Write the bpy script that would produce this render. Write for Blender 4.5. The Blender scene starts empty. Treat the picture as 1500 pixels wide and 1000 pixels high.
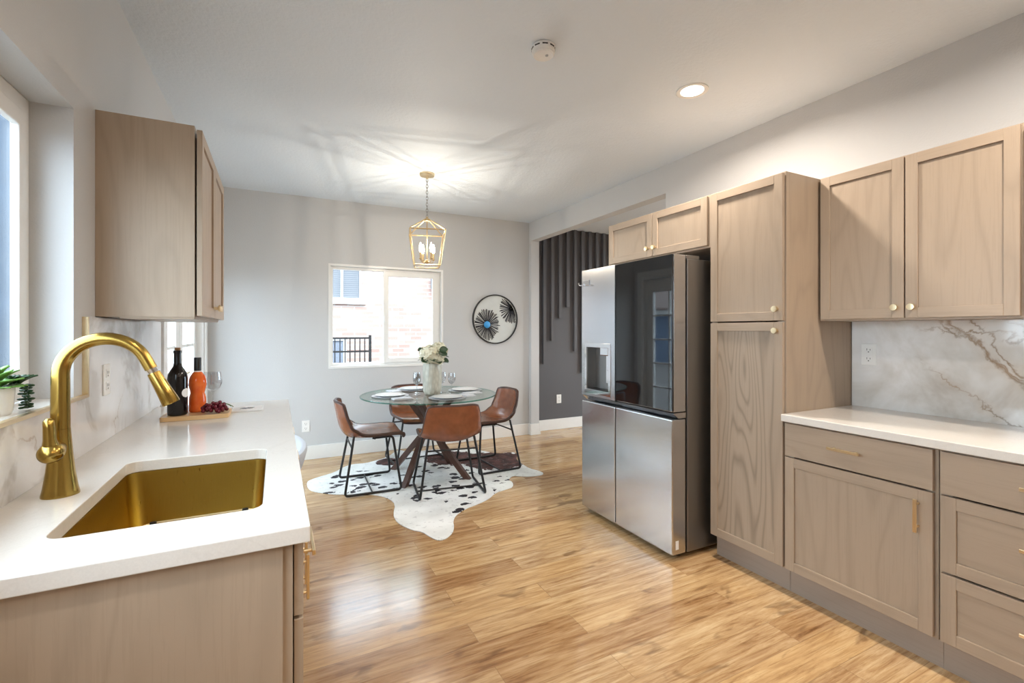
import bpy, bmesh, math, random
from mathutils import Vector, Matrix
R = math.radians
PI = math.pi
random.seed(7)
SC = bpy.context.scene
COL = SC.collection

# ---------------------------------------------------------------- camera, sky, sun, exposure
F_PX = 683.0
cam_d = bpy.data.cameras.new('camera')
cam_d.sensor_width = 36.0
cam_d.lens = F_PX / 1500 * 36.0
cam_d.shift_y = -16.0 / 1500
cam_d.clip_start = 0.02
cam = bpy.data.objects.new('camera', cam_d)
COL.objects.link(cam)
cam.location = (0, 0, 1.325)
cam.rotation_euler = (R(90), 0, R(-26.8))
SC.camera = cam

SC.view_settings.view_transform = 'Standard'
SC.view_settings.look = 'None'
SC.view_settings.gamma = 1.0
SC.view_settings.use_curve_mapping = False
SC.view_settings.exposure = 0.08

world = bpy.data.worlds.new('sky')
SC.world = world
world.use_nodes = True
wn = world.node_tree.nodes
bg = wn['Background']
bg.inputs[0].default_value = (0.72, 0.87, 1.0, 1)
bg.inputs[1].default_value = 11.0

sun_d = bpy.data.lights.new('sun', 'SUN')
sun_d.energy = 3.0
sun_d.angle = R(1.0)
sun_d.color = (1.0, 0.95, 0.86)
sun = bpy.data.objects.new('sun', sun_d)
COL.objects.link(sun)
sun.rotation_euler = Vector((-0.25, 0.62, -0.75)).to_track_quat('-Z', 'Y').to_euler()

def portal(loc, direction, sx, sy):
    d = bpy.data.lights.new('sky_portal', 'AREA')
    d.shape = 'RECTANGLE'
    d.size, d.size_y = sx, sy
    d.cycles.is_portal = True
    o = bpy.data.objects.new('sky_portal', d)
    COL.objects.link(o)
    o.location = loc
    o.rotation_euler = Vector(direction).to_track_quat('-Z', 'Z').to_euler()
    return o
portal((1.11, 5.42, 1.48), (0, -1, 0), 1.26, 1.12)
portal((-0.735, 1.0, 1.58), (1, 0, 0), 2.0, 0.95)
portal((-0.735, 4.21, 1.03), (1, 0, 0), 1.7, 2.06)
portal((6.72, 3.5, 1.40), (-1, 0, 0), 2.6, 1.6)
CAN_POWER = 27.0
BULB_POWER = 6.0
CAN_COLOR = (1.0, 0.90, 0.79)

# ---------------------------------------------------------------- helpers
ORG = {}

def root(name, label=None, cat=None, loc=(0, 0, 0), rz=0.0, group=None, kind=None):
    o = bpy.data.objects.new(name, None)
    COL.objects.link(o)
    o.empty_display_size = 0.05
    o.location = loc
    o.rotation_euler = (0, 0, rz)
    ORG[o] = Vector(loc)
    tag(o, label, cat, group, kind)
    return o

def tag(o, label=None, cat=None, group=None, kind=None):
    if label: o['label'] = label
    if cat: o['category'] = cat
    if group: o['group'] = group
    if kind: o['kind'] = kind
    return o

def obj(name, bm, mat, parent=None, smooth=None, bevel=0.0, local=False, label=None, recalc=True, segs=2):
    """link bm as ONE mesh; world-coordinate meshes are moved into the parent's frame unless local"""
    if recalc:
        bmesh.ops.recalc_face_normals(bm, faces=bm.faces)
    if parent is not None and not local:
        bmesh.ops.translate(bm, vec=-ORG.get(parent, Vector()), verts=bm.verts)
    me = bpy.data.meshes.new(name)
    bm.to_mesh(me)
    bm.free()
    o = bpy.data.objects.new(name, me)
    COL.objects.link(o)
    for m in (mat if isinstance(mat, (list, tuple)) else [mat]):
        me.materials.append(m)
    if parent is not None:
        o.parent = parent
        ORG[o] = ORG.get(parent, Vector())
    if smooth:
        for p in me.polygons: p.use_smooth = True
        me.set_sharp_from_angle(angle=R(smooth))
    if bevel:
        b = o.modifiers.new('bevel', 'BEVEL')
        b.width = bevel; b.segments = segs; b.limit_method = 'ANGLE'; b.angle_limit = R(40)
        b.harden_normals = False
    if label: o['label'] = label
    return o

def dup(src, loc, rz=0.0, label=None, group=None):
    r = src.copy(); COL.objects.link(r)
    r.location = loc; r.rotation_euler = (0, 0, rz)
    if label: r['label'] = label
    if group: r['group'] = group
    for ch in list(src.children):
        c = ch.copy(); COL.objects.link(c); c.parent = r
        for g in list(ch.children):
            d = g.copy(); COL.objects.link(d); d.parent = c
    return r

def BM(): return bmesh.new()

def box(bm, x0, x1, y0, y1, z0, z1, mi=0):
    v = [bm.verts.new(p) for p in ((x0,y0,z0),(x1,y0,z0),(x1,y1,z0),(x0,y1,z0),(x0,y0,z1),(x1,y0,z1),(x1,y1,z1),(x0,y1,z1))]
    for f in ((0,3,2,1),(4,5,6,7),(0,1,5,4),(1,2,6,5),(2,3,7,6),(3,0,4,7)):
        bm.faces.new([v[i] for i in f]).material_index = mi

def boxes(*bs):
    bm = BM()
    for b in bs: box(bm, *b)
    return bm

def tube(bm, pts, r, seg=12, closed=False, mi=0):
    pts = [Vector(p) for p in pts]
    n = len(pts)
    rs = r if isinstance(r, (list, tuple)) else [r] * n
    tans = []
    for i in range(n):
        if closed: t = pts[(i+1) % n] - pts[i-1]
        elif i == 0: t = pts[1] - pts[0]
        elif i == n-1: t = pts[-1] - pts[-2]
        else: t = (pts[i+1]-pts[i]).normalized() + (pts[i]-pts[i-1]).normalized()
        tans.append(t.normalized())
    up = Vector((0,0,1)) if abs(tans[0].z) < 0.9 else Vector((1,0,0))
    nrm = (up - tans[0]*up.dot(tans[0])).normalized()
    rings = []
    for i in range(n):
        if i:
            q = tans[i-1].rotation_difference(tans[i])
            nrm = q @ nrm
            nrm = (nrm - tans[i]*nrm.dot(tans[i])).normalized()
        b = tans[i].cross(nrm)
        rings.append([bm.verts.new(pts[i] + (nrm*math.cos(2*PI*k/seg) + b*math.sin(2*PI*k/seg))*rs[i]) for k in range(seg)])
    m = n if closed else n-1
    for i in range(m):
        a, c = rings[i], rings[(i+1) % n]
        for k in range(seg):
            bm.faces.new((a[k], a[(k+1)%seg], c[(k+1)%seg], c[k])).material_index = mi
    if not closed:
        bm.faces.new(list(reversed(rings[0]))).material_index = mi
        bm.faces.new(rings[-1]).material_index = mi

def bar(bm, a, b, r, seg=10): tube(bm, [a, b], r, seg)

def lathe(bm, prof, seg=32, c=(0,0,0), mi=0, axis='Z', open_=False):
    rings = []
    def P(r, z, a):
        x, y = r*math.cos(a), r*math.sin(a)
        if axis == 'Z': return (c[0]+x, c[1]+y, c[2]+z)
        if axis == 'X': return (c[0]+z, c[1]+x, c[2]+y)
        return (c[0]+x, c[1]+z, c[2]+y)
    for (r, z) in prof:
        if r < 1e-6: rings.append([bm.verts.new(P(0, z, 0))])
        else: rings.append([bm.verts.new(P(r, z, 2*PI*k/seg)) for k in range(seg)])
    for a, b in zip(rings[:-1], rings[1:]):
        for k in range(seg):
            k2 = (k+1) % seg
            if len(a) == 1 and len(b) == 1: continue
            if len(a) == 1: f = bm.faces.new((a[0], b[k], b[k2]))
            elif len(b) == 1: f = bm.faces.new((a[k], a[k2], b[0]))
            else: f = bm.faces.new((a[k], a[k2], b[k2], b[k]))
            f.material_index = mi
    if not open_:
        for rg in (rings[0], rings[-1]):
            if len(rg) > 1: bm.faces.new(rg).material_index = mi

def rrect(x0, x1, y0, y1, r, n=6):
    out = []
    for cx, cy, a0 in ((x1-r,y1-r,0),(x0+r,y1-r,90),(x0+r,y0+r,180),(x1-r,y0+r,270)):
        for k in range(n+1):
            a = R(a0 + 90*k/n)
            out.append((cx + r*math.cos(a), cy + r*math.sin(a)))
    return out

def rect(a0, a1, b0, b1): return [(a0,b0),(a1,b0),(a1,b1),(a0,b1)]

def sheet(bm, outer, inners, lo, hi, mp=lambda a, b, h: (a, b, h)):
    """slab with holes: outer and inner loops in 2-D, extruded from lo to hi; mp maps (a,b,h) to xyz"""
    layers = []
    for h in (lo, hi):
        loops = []
        edges = []
        for lp in [outer] + list(inners):
            vs = [bm.verts.new(mp(a, b, h)) for a, b in lp]
            loops.append(vs)
            for i in range(len(vs)):
                edges.append(bm.edges.new((vs[i], vs[(i+1) % len(vs)])))
        bmesh.ops.triangle_fill(bm, use_beauty=True, use_dissolve=False, edges=edges)
        layers.append(loops)
    for l0, l1 in zip(*layers):
        for i in range(len(l0)):
            j = (i+1) % len(l0)
            bm.faces.new((l0[i], l0[j], l1[j], l1[i]))

YZ = lambda a, b, h: (h, a, b)
XZ = lambda a, b, h: (a, h, b)

# ---------------------------------------------------------------- materials
def srgb(r, g, b):
    def c(u):
        u /= 255.0
        return u/12.92 if u <= 0.04045 else ((u+0.055)/1.055)**2.4
    return (c(r), c(g), c(b), 1)

class NT:
    def __init__(s, name):
        s.m = bpy.data.materials.new(name); s.m.use_nodes = True
        s.t = s.m.node_tree; s.n = s.t.nodes; s.l = s.t.links
        s.b = s.n['Principled BSDF']; s.out = s.n['Material Output']
    def add(s, typ, **kw):
        n = s.n.new(typ)
        for k, v in kw.items():
            if isinstance(k, str) and hasattr(n, k): setattr(n, k, v)
        return n
    def link(s, a, b): s.l.new(a, b)
    def coord(s, scale=(1,1,1), rot=(0,0,0), rand=0.0, out='Object'):
        tc = s.add('ShaderNodeTexCoord')
        mp = s.add('ShaderNodeMapping')
        mp.inputs['Scale'].default_value = scale
        mp.inputs['Rotation'].default_value = rot
        src = tc.outputs[out]
        if rand:
            oi = s.add('ShaderNodeObjectInfo')
            mu = s.add('ShaderNodeMath', operation='MULTIPLY'); mu.inputs[1].default_value = rand
            s.link(oi.outputs['Random'], mu.inputs[0])
            ad = s.add('ShaderNodeVectorMath', operation='ADD')
            s.link(src, ad.inputs[0]); s.link(mu.outputs[0], ad.inputs[1])
            src = ad.outputs[0]
        s.link(src, mp.inputs['Vector'])
        return mp.outputs[0]
    def noise(s, vec, scale, detail=3, rough=0.5, dist=0.0):
        n = s.add('ShaderNodeTexNoise')
        n.inputs['Scale'].default_value = scale; n.inputs['Detail'].default_value = detail
        n.inputs['Roughness'].default_value = rough; n.inputs['Distortion'].default_value = dist
        if vec is not None: s.link(vec, n.inputs['Vector'])
        return n.outputs['Fac']
    def ramp(s, fac, stops):
        r = s.add('ShaderNodeValToRGB')
        e = r.color_ramp.elements
        while len(e) < len(stops): e.new(0.5)
        for i, (p, c) in enumerate(stops):
            e[i].position = p
            e[i].color = c if len(c) == 4 else (*c, 1)
        s.link(fac, r.inputs[0])
        return r.outputs[0]
    def math(s, op, a, b=None, c=None):
        n = s.add('ShaderNodeMath', operation=op)
        for i, v in enumerate((a, b, c)):
            if v is None: continue
            if isinstance(v, (int, float)): n.inputs[i].default_value = v
            else: s.link(v, n.inputs[i])
        return n.outputs[0]
    def mix(s, fac, a, b, blend='MIX'):
        n = s.add('ShaderNodeMix', data_type='RGBA', blend_type=blend)
        for sock, v in ((n.inputs[0], fac), (n.inputs[6], a), (n.inputs[7], b)):
            if isinstance(v, (int, float, tuple)): sock.default_value = v
            else: s.link(v, sock)
        return n.outputs[2]
    def bump(s, h, strength=0.1, dist=0.01):
        n = s.add('ShaderNodeBump')
        n.inputs['Strength'].default_value = strength; n.inputs['Distance'].default_value = dist
        s.link(h, n.inputs['Height']); s.link(n.outputs[0], s.b.inputs['Normal'])
    def set(s, color=None, rough=0.5, metal=0.0, spec=0.5, **kw):
        if color is not None:
            if isinstance(color, tuple): s.b.inputs['Base Color'].default_value = color
            else: s.link(color, s.b.inputs['Base Color'])
        if isinstance(rough, (int, float)): s.b.inputs['Roughness'].default_value = rough
        else: s.link(rough, s.b.inputs['Roughness'])
        s.b.inputs['Metallic'].default_value = metal
        s.b.inputs['Specular IOR Level'].default_value = spec
        for k, v in kw.items(): s.b.inputs[k].default_value = v
        return s.m

def plain(name, col, rough=0.5, metal=0.0, spec=0.5, vary=0.06, scale=30.0, bump=0.0, **kw):
    t = NT(name)
    v = t.coord()
    n = t.noise(v, scale, 3)
    dark = tuple(c*(1-vary) for c in col[:3]) + (1,)
    lite = tuple(min(1, c*(1+vary)) for c in col[:3]) + (1,)
    c = t.ramp(n, [(0.3, dark), (0.7, lite)])
    if bump: t.bump(n, bump, 0.004)
    return t.set(c, rough, metal, spec, **kw)

def paint(name, col, bump=0.25, rough=0.6, scale=120):
    t = NT(name)
    v = t.coord()
    n = t.noise(v, scale, 2, 0.5)
    n2 = t.noise(v, 1.2, 2)
    c = t.ramp(n2, [(0.3, tuple(x*0.985 for x in col[:3])+(1,)), (0.7, col)])
    t.bump(n, bump, 0.004)
    return t.set(c, rough, 0, 0.35)

def wood(name, base, axis='Z', cath=0.35, rough=0.42, freq=9.0, dark=0.72):
    """stained oak: contour lines of stretched noise give the cathedral grain, fine noise the pores"""
    t = NT(name)
    k = {'Z': (5.0, 5.0, 0.7), 'Y': (5.0, 0.7, 5.0), 'X': (0.7, 5.0, 5.0)}[axis]
    kf = {'Z': (1, 1, 0.03), 'Y': (1, 0.03, 1), 'X': (0.03, 1, 1)}[axis]
    v = t.coord(k, rand=23.0)
    n = t.noise(v, 0.9, 1.5, 0.45, 0.3)
    fr = t.math('FRACT', t.math('MULTIPLY', n, freq))
    tri = t.math('ABSOLUTE', t.math('SUBTRACT', fr, 0.5))      # 0..0.5
    line = t.math('SMOOTH_MIN', tri, 0.22, 0.1)
    lf = t.math('MULTIPLY', line, 4.5)                          # ~0..1
    v2 = t.coord(kf, rand=11.0)
    fine = t.noise(v2, 160, 3, 0.6)
    big = t.noise(t.coord(k, rand=5.0), 0.35, 2)
    b = base[:3]
    dk = tuple(c*dark for c in b) + (1,)
    c1 = t.mix(t.math('MULTIPLY', t.math('SUBTRACT', 1.0, lf), cath), base, dk)
    c2 = t.mix(t.math('MULTIPLY', t.math('GREATER_THAN', fine, 0.56), 0.16), c1, dk)
    c3 = t.mix(t.math('MULTIPLY', t.math('SUBTRACT', big, 0.45), 0.9), c2, tuple(min(1, c*1.12) for c in b)+(1,))
    t.bump(fine, 0.08, 0.002)
    return t.set(c3, rough, 0, 0.4)

def floor_material():
    t = NT('oak_vinyl_planks')
    v = t.coord()
    br = t.add('ShaderNodeTexBrick')
    br.offset = 0.37; br.offset_frequency = 2
    for k, val in (('Scale', 1.0), ('Mortar Size', 0.0012), ('Mortar Smooth', 0.3), ('Bias', 0.0), ('Brick Width', 1.22), ('Row Height', 0.152)):
        br.inputs[k].default_value = val
    br.inputs['Color1'].default_value = (0,0,0,1); br.inputs['Color2'].default_value = (1,1,1,1); br.inputs['Mortar'].default_value = (0.5,0.5,0.5,1)
    t.link(v, br.inputs['Vector'])
    pid = br.outputs['Color']
    sep = t.add('ShaderNodeSeparateColor'); t.link(pid, sep.inputs[0])
    rnd = sep.outputs[0]
    off = t.add('ShaderNodeCombineXYZ')
    t.link(t.math('MULTIPLY', rnd, 37.0), off.inputs[0]); t.link(t.math('MULTIPLY', rnd, 91.0), off.inputs[2])
    ad = t.add('ShaderNodeVectorMath', operation='ADD'); t.link(v, ad.inputs[0]); t.link(off.outputs[0], ad.inputs[1])
    def stretched(sx, sy):
        m = t.add('ShaderNodeMapping'); m.inputs['Scale'].default_value = (sx, sy, 1); t.link(ad.outputs[0], m.inputs[0]); return m.outputs[0]
    streak = t.noise(stretched(2.3, 25.0), 1.5, 8, 0.68, 0.5)
    fine = t.noise(stretched(2.0, 70.0), 2.4, 4, 0.6, 0.2)
    knot = t.noise(stretched(3.2, 8.0), 1.3, 2, 0.5, 0.8)
    col = t.ramp(streak, [(0.26, srgb(116, 84, 54)), (0.40, srgb(166, 130, 90)), (0.53, srgb(194, 162, 120)), (0.72, srgb(218, 192, 154))])
    col = t.mix(t.math('MULTIPLY', t.math('SUBTRACT', rnd, 0.5), 0.5), col, srgb(212, 184, 142))
    tone = t.ramp(rnd, [(0.0, srgb(222, 206, 190)), (0.5, (1, 1, 1, 1)), (1.0, srgb(255, 246, 228))])
    col = t.mix(0.9, col, tone, 'MULTIPLY')
    col = t.mix(t.math('MULTIPLY', t.math('GREATER_THAN', fine, 0.60), 0.28), col, srgb(120, 84, 46))
    kn = t.ramp(knot, [(0.63, (0, 0, 0, 1)), (0.72, (1, 1, 1, 1))])
    col = t.mix(t.math('MULTIPLY', kn, 0.55), col, srgb(92, 60, 34))
    col = t.mix(t.math('MULTIPLY', br.outputs['Fac'], 0.45), col, srgb(86, 56, 30))
    rg = t.math('ADD', t.math('MULTIPLY', fine, 0.10), 0.13)
    h = t.math('SUBTRACT', t.math('MULTIPLY', fine, 0.5), t.math('MULTIPLY', br.outputs['Fac'], 1.0))
    t.bump(h, 0.10, 0.002)
    return t.set(col, rg, 0, 0.8)

def marble(name, seed, lines, warm=1.0):
    t = NT(name)
    v = t.coord((1, 1, 1), (seed, 0.6, 0.3))
    cloud = t.noise(v, 2.6, 5, 0.6, 0.6)
    base = t.ramp(cloud, [(0.30, srgb(186, 180, 172)), (0.44, srgb(212, 210, 206)), (0.60, srgb(230, 230, 230)), (0.8, srgb(240, 240, 241))] if warm > 0.6 else [(0.30, srgb(150, 140, 130)), (0.42, srgb(186, 180, 174)), (0.50, srgb(222, 221, 221)), (0.8, srgb(236, 236, 238))])
    raw = t.coord()
    sp = t.add('ShaderNodeSeparateXYZ'); t.link(raw, sp.inputs[0])
    wob = t.math('SUBTRACT', t.noise(raw, 5.0, 5, 0.62, 0.4), 0.5)
    wob2 = t.math('SUBTRACT', t.noise(raw, 11.0, 4, 0.6, 0.6), 0.5)
    def line(cy, cz, ang, amp, w):
        q = t.math('ADD', t.math('MULTIPLY', t.math('SUBTRACT', sp.outputs[1], cy), -math.sin(R(ang))), t.math('MULTIPLY', t.math('SUBTRACT', sp.outputs[2], cz), math.cos(R(ang))))
        q = t.math('ABSOLUTE', t.math('ADD', q, t.math('ADD', t.math('MULTIPLY', wob, amp), t.math('MULTIPLY', wob2, amp*0.35))))
        return t.math('DIVIDE', q, w)
    d = None
    for args in lines:
        q = line(*args)
        d = q if d is None else t.math('MINIMUM', d, q)
    vein = t.ramp(d, [(0.0, (1, 1, 1, 1)), (0.22, (0.6, 0.6, 0.6, 1)), (0.6, (0, 0, 0, 1))])
    mask = t.ramp(t.noise(t.coord((1, 1, 1), (0.2, seed, 0.1)), 6.0, 3), [(0.36, (0.1, 0.1, 0.1, 1)), (0.56, (1, 1, 1, 1))])
    if warm > 0.6:
        mr = t.add('ShaderNodeMapRange', interpolation_type='SMOOTHSTEP')
        t.link(t.math('ADD', sp.outputs[1], t.math('MULTIPLY', wob, 0.2)), mr.inputs[0])
        mr.inputs[1].default_value = 1.20; mr.inputs[2].default_value = 1.02
        mask = t.math('MULTIPLY', mask, mr.outputs[0])
    tint = t.ramp(t.noise(v, 5.0, 3), [(0.35, srgb(96, 86, 76)), (0.6, srgb(142, 104, 66))])
    col = t.mix(t.math('MULTIPLY', t.math('MULTIPLY', vein, mask), 0.85*warm), base, tint)
    halo = t.ramp(t.math('MULTIPLY', d, 0.25), [(0.0, (1, 1, 1, 1)), (0.9, (0, 0, 0, 1))])
    col = t.mix(t.math('MULTIPLY', t.math('MULTIPLY', halo, mask), 0.28*warm), col, srgb(176, 150, 120))
    return t.set(col, 0.08, 0, 0.5)

def quartz():
    t = NT('white_quartz')
    v = t.coord()
    n = t.noise(v, 300, 2)
    n2 = t.noise(v, 3.0, 4, 0.6, 1.0)
    d = t.math('ABSOLUTE', t.math('SUBTRACT', n2, 0.5))
    vein = t.ramp(d, [(0.0, (1, 1, 1, 1)), (0.012, (0, 0, 0, 1))])
    c = t.ramp(n, [(0.35, srgb(219, 215, 209)), (0.65, srgb(223, 219, 213))])
    c = t.mix(t.math('MULTIPLY', vein, 0.12), c, srgb(190, 182, 174))
    return t.set(c, 0.12, 0, 0.5)

def metal(name, col, rough=0.25, axis=None, vary=0.06, aniso=0.0):
    t = NT(name)
    k = {None: (1, 1, 1), 'Z': (1, 1, 0.01), 'Y': (1, 0.01, 1), 'X': (0.01, 1, 1)}[axis]
    n = t.noise(t.coord(k), 400, 2)
    r = t.math('ADD', t.math('MULTIPLY', n, vary*2), rough - vary)
    c = t.ramp(n, [(0.3, tuple(x*0.95 for x in col[:3])+(1,)), (0.7, col)])
    m = t.set(c, r, 1.0, 0.5)
    if aniso:
        t.b.inputs['Anisotropic'].default_value = aniso
        t.bump(t.noise(t.coord((1, 1.6, 0.6)), 2.4, 1), 0.12, 0.03)
    return m

def glass(name, tint=(0.97, 0.99, 0.98, 1), refl=1.0, rough=0.0):
    t = NT(name)
    t.n.remove(t.b)
    tr = t.add('ShaderNodeBsdfTransparent'); tr.inputs[0].default_value = tint
    gl = t.add('ShaderNodeBsdfGlossy'); gl.inputs['Roughness'].default_value = rough
    lw = t.add('ShaderNodeLayerWeight'); lw.inputs[0].default_value = 0.5
    fr = t.math('ADD', 0.04, t.math('MULTIPLY', 0.96, t.math('POWER', lw.outputs['Facing'], 5.0)))
    nz = t.noise(t.coord(), 3.0, 1)
    f = t.math('MULTIPLY', fr, t.math('ADD', t.math('MULTIPLY', nz, 0.02), refl))
    mx = t.add('ShaderNodeMixShader')
    t.link(f, mx.inputs[0]); t.link(tr.outputs[0], mx.inputs[1]); t.link(gl.outputs[0], mx.inputs[2])
    t.link(mx.outputs[0], t.out.inputs[0])
    return t.m

def emit(name, col, strength):
    t = NT(name)
    t.b.inputs['Base Color'].default_value = col
    t.b.inputs['Emission Color'].default_value = col
    t.b.inputs['Emission Strength'].default_value = strength
    return t.m

def brick_mat():
    t = NT('neighbour_brick')
    v = t.coord(rot=(R(90), 0, 0))
    br = t.add('ShaderNodeTexBrick')
    for k, val in (('Scale', 1.0), ('Mortar Size', 0.008), ('Bias', 0.0), ('Brick Width', 0.22), ('Row Height', 0.075)):
        br.inputs[k].default_value = val
    br.inputs['Color1'].default_value = srgb(150, 118, 108); br.inputs['Color2'].default_value = srgb(166, 146, 136); br.inputs['Mortar'].default_value = srgb(166, 158, 152)
    t.link(v, br.inputs['Vector'])
    n = t.noise(v, 4, 3)
    c = t.mix(t.math('MULTIPLY', n, 0.3), br.outputs['Color'], srgb(164, 150, 142))
    return t.set(c, 0.85, 0, 0.2)

def siding_mat():
    t = NT('blue_grey_siding')
    v = t.coord()
    sp = t.add('ShaderNodeSeparateXYZ'); t.link(v, sp.inputs[0])
    fr = t.math('FRACT', t.math('MULTIPLY', sp.outputs[2], 5.0))
    c = t.ramp(fr, [(0.0, srgb(38, 50, 66)), (0.06, srgb(64, 82, 104)), (1.0, srgb(72, 92, 116))])
    return t.set(c, 0.7)

def slats_mat(name, axis, per_m, a, b):
    t = NT(name)
    sp = t.add('ShaderNodeSeparateXYZ'); t.link(t.coord(), sp.inputs[0])
    fr = t.math('FRACT', t.math('MULTIPLY', sp.outputs[axis], per_m))
    return t.set(t.ramp(fr, [(0.0, a), (0.5, b), (1.0, a)]), 0.6)

M = {}
M['wall'] = paint('grey_wall_paint', srgb(198, 199, 200))
M['ceil'] = paint('ceiling_paint', srgb(220, 229, 238), 0.6, scale=55)
M['trimw'] = plain('white_trim', srgb(232, 232, 230), 0.35, vary=0.01)
M['accent'] = paint('charcoal_paint', srgb(94, 93, 96), 0.1)
M['floor'] = floor_material()
TAUPE = srgb(171, 153, 134)
M['wood'] = wood('taupe_oak_upright', TAUPE, 'Z', 0.35)
M['woodY'] = wood('taupe_oak_level', TAUPE, 'Y', 0.3)
M['woodX'] = wood('taupe_oak_cross', TAUPE, 'X', 0.3)
M['woodcath'] = wood('taupe_oak_bold_grain', TAUPE, 'Z', 0.8, freq=22, dark=0.62)
M['toe'] = wood('taupe_toe_board', srgb(160, 146, 134), 'Y', 0.15)
M['quartz'] = quartz()
M['marbleL'] = marble('grey_marble', 0.4, [(1.35, 1.0, 35, 0.20, 0.02), (1.75, 1.0, -30, 0.25, 0.016), (2.5, 1.1, 60, 0.3, 0.015)], 0.55)
M['marbleR'] = marble('veined_marble', 1.1, [(0.92, 1.22, 49, 0.14, 0.024), (0.97, 1.26, 42, 0.24, 0.022), (0.88, 1.25, 55, 0.20, 0.016), (0.98, 1.02, 35, 0.30, 0.016), (1.0, 1.31, 5, 0.25, 0.016), (0.78, 1.3, 58, 0.2, 0.02), (0.5, 1.1, 45, 0.2, 0.02)], 1.0)
M['gold'] = metal('brushed_gold', (0.44, 0.295, 0.075, 1), 0.22, 'Z', 0.02)
M['goldsink'] = metal('brushed_gold_basin', (0.44, 0.29, 0.06, 1), 0.30, 'Z')
M['brass'] = metal('champagne_brass', (0.88, 0.72, 0.46, 1), 0.30, None, 0.01)
M['agedbrass'] = metal('aged_brass', (0.56, 0.42, 0.23, 1), 0.34, None, 0.01)
M['steel'] = metal('stainless_steel', (0.60, 0.61, 0.63, 1), 0.24, 'Y', aniso=0.5)
M['steeld'] = metal('dark_steel_side', (0.30, 0.29, 0.28, 1), 0.42, 'Z')
M['chrome'] = metal('chrome', (0.82, 0.82, 0.84, 1), 0.08)
M['blackgl'] = plain('black_mirror_glass', srgb(17, 18, 21), 0.03, vary=0.02, spec=0.6, IOR=1.6)
M['black'] = plain('black_plastic', srgb(22, 22, 23), 0.4, vary=0.05)
M['blackmetal'] = plain('black_powder_coat', srgb(24, 24, 26), 0.4, spec=0.5, vary=0.05)
M['white'] = plain('white_plastic', srgb(236, 236, 234), 0.3, vary=0.01)
M['slot'] = plain('socket_slot', srgb(40, 40, 42), 0.6, vary=0.02)
M['glass'] = glass('window_glass', (0.98, 0.99, 0.99, 1), 0.7)
M['glassware'] = glass('clear_glassware', (0.94, 0.95, 0.96, 1), 3.0)
M['tableglass'] = glass('table_glass', (0.86, 0.94, 0.91, 1), 1.0)
M['glassedge'] = glass('table_glass_rim', (0.30, 0.62, 0.54, 1), 1.0)
M['leather'] = plain('cognac_leather', srgb(132, 78, 50), 0.27, vary=0.14, scale=18, bump=0.05, spec=0.6)
M['piping'] = plain('dark_brown_piping', srgb(66, 40, 30), 0.5)
M['walnut'] = wood('dark_walnut', srgb(86, 60, 50), 'Z', 0.5, 0.4)
M['china'] = plain('white_china', srgb(228, 228, 226), 0.15, vary=0.01)
M['linen'] = plain('grey_linen', srgb(196, 198, 202), 0.8, vary=0.06, scale=90, bump=0.2)
M['charger'] = plain('grey_charger', srgb(170, 172, 176), 0.35, vary=0.05)
M['petal'] = plain('cream_petals', srgb(236, 232, 208), 0.6, vary=0.08, scale=50)
M['leafd'] = plain('dark_green_leaf', srgb(30, 66, 34), 0.4, vary=0.2, scale=40)
M['leafl'] = plain('light_green_succulent', srgb(96, 142, 60), 0.45, vary=0.2, scale=40)
M['stemg'] = plain('green_stem', srgb(70, 110, 50), 0.5)
M['wine'] = plain('dark_wine_glass', srgb(14, 12, 14), 0.06, vary=0.02, spec=0.5)
M['cork'] = plain('cork', srgb(150, 112, 74), 0.8, vary=0.2, scale=120)
M['foil'] = plain('black_foil', srgb(18, 16, 16), 0.3, vary=0.03)
M['board'] = wood('maple_board', srgb(214, 178, 130), 'X', 0.35)
M['grape'] = plain('red_grape_skin', srgb(96, 18, 34), 0.25, vary=0.25, scale=60)
M['paper'] = plain('white_paper', srgb(236, 236, 236), 0.5, vary=0.01)
M['ink'] = plain('slate_ink', srgb(84, 92, 112), 0.6)
M['greyfab'] = plain('pale_grey_fabric', srgb(192, 196, 204), 0.85, vary=0.06, scale=150, bump=0.15)
M['artbg'] = plain('art_canvas', srgb(206, 210, 208), 0.5, vary=0.04, scale=8)
M['artink'] = plain('art_black', srgb(30, 32, 42), 0.5)
M['artblue'] = plain('art_blue', srgb(58, 150, 216), 0.3, vary=0.2, scale=20)
M['brickw'] = brick_mat()
M['siding'] = siding_mat()
M['gravel'] = plain('gravel', srgb(104, 102, 100), 0.95, vary=0.35, scale=70, bump=0.6)
M['shingle'] = slats_mat('roof_shingles', 0, 6.0, srgb(84, 66, 60), srgb(104, 86, 78))
M['foliage'] = plain('tree_leaves', srgb(56, 92, 36), 0.6, vary=0.3, scale=8)
M['bark'] = plain('bark', srgb(92, 74, 60), 0.9, vary=0.2)
M['darkpane'] = plain('dim_window_pane', srgb(120, 126, 138), 0.15, vary=0.1)
M['can'] = emit('lamp_diffuser', (1.0, 0.93, 0.82, 1), 9.0)
M['bulb'] = emit('candle_bulb_glow', (1.0, 0.86, 0.66, 1), 14.0)

def rose_mat():
    t = NT('rose_wine')
    n = t.noise(t.coord(), 25, 2)
    c = t.ramp(n, [(0.3, srgb(236, 96, 34)), (0.7, srgb(252, 130, 58))])
    t.set(c, 0.05, 0, 0.7)
    t.b.inputs['Transmission Weight'].default_value = 0.2
    t.b.inputs['IOR'].default_value = 1.35
    return t.m
M['rose'] = rose_mat()

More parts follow.
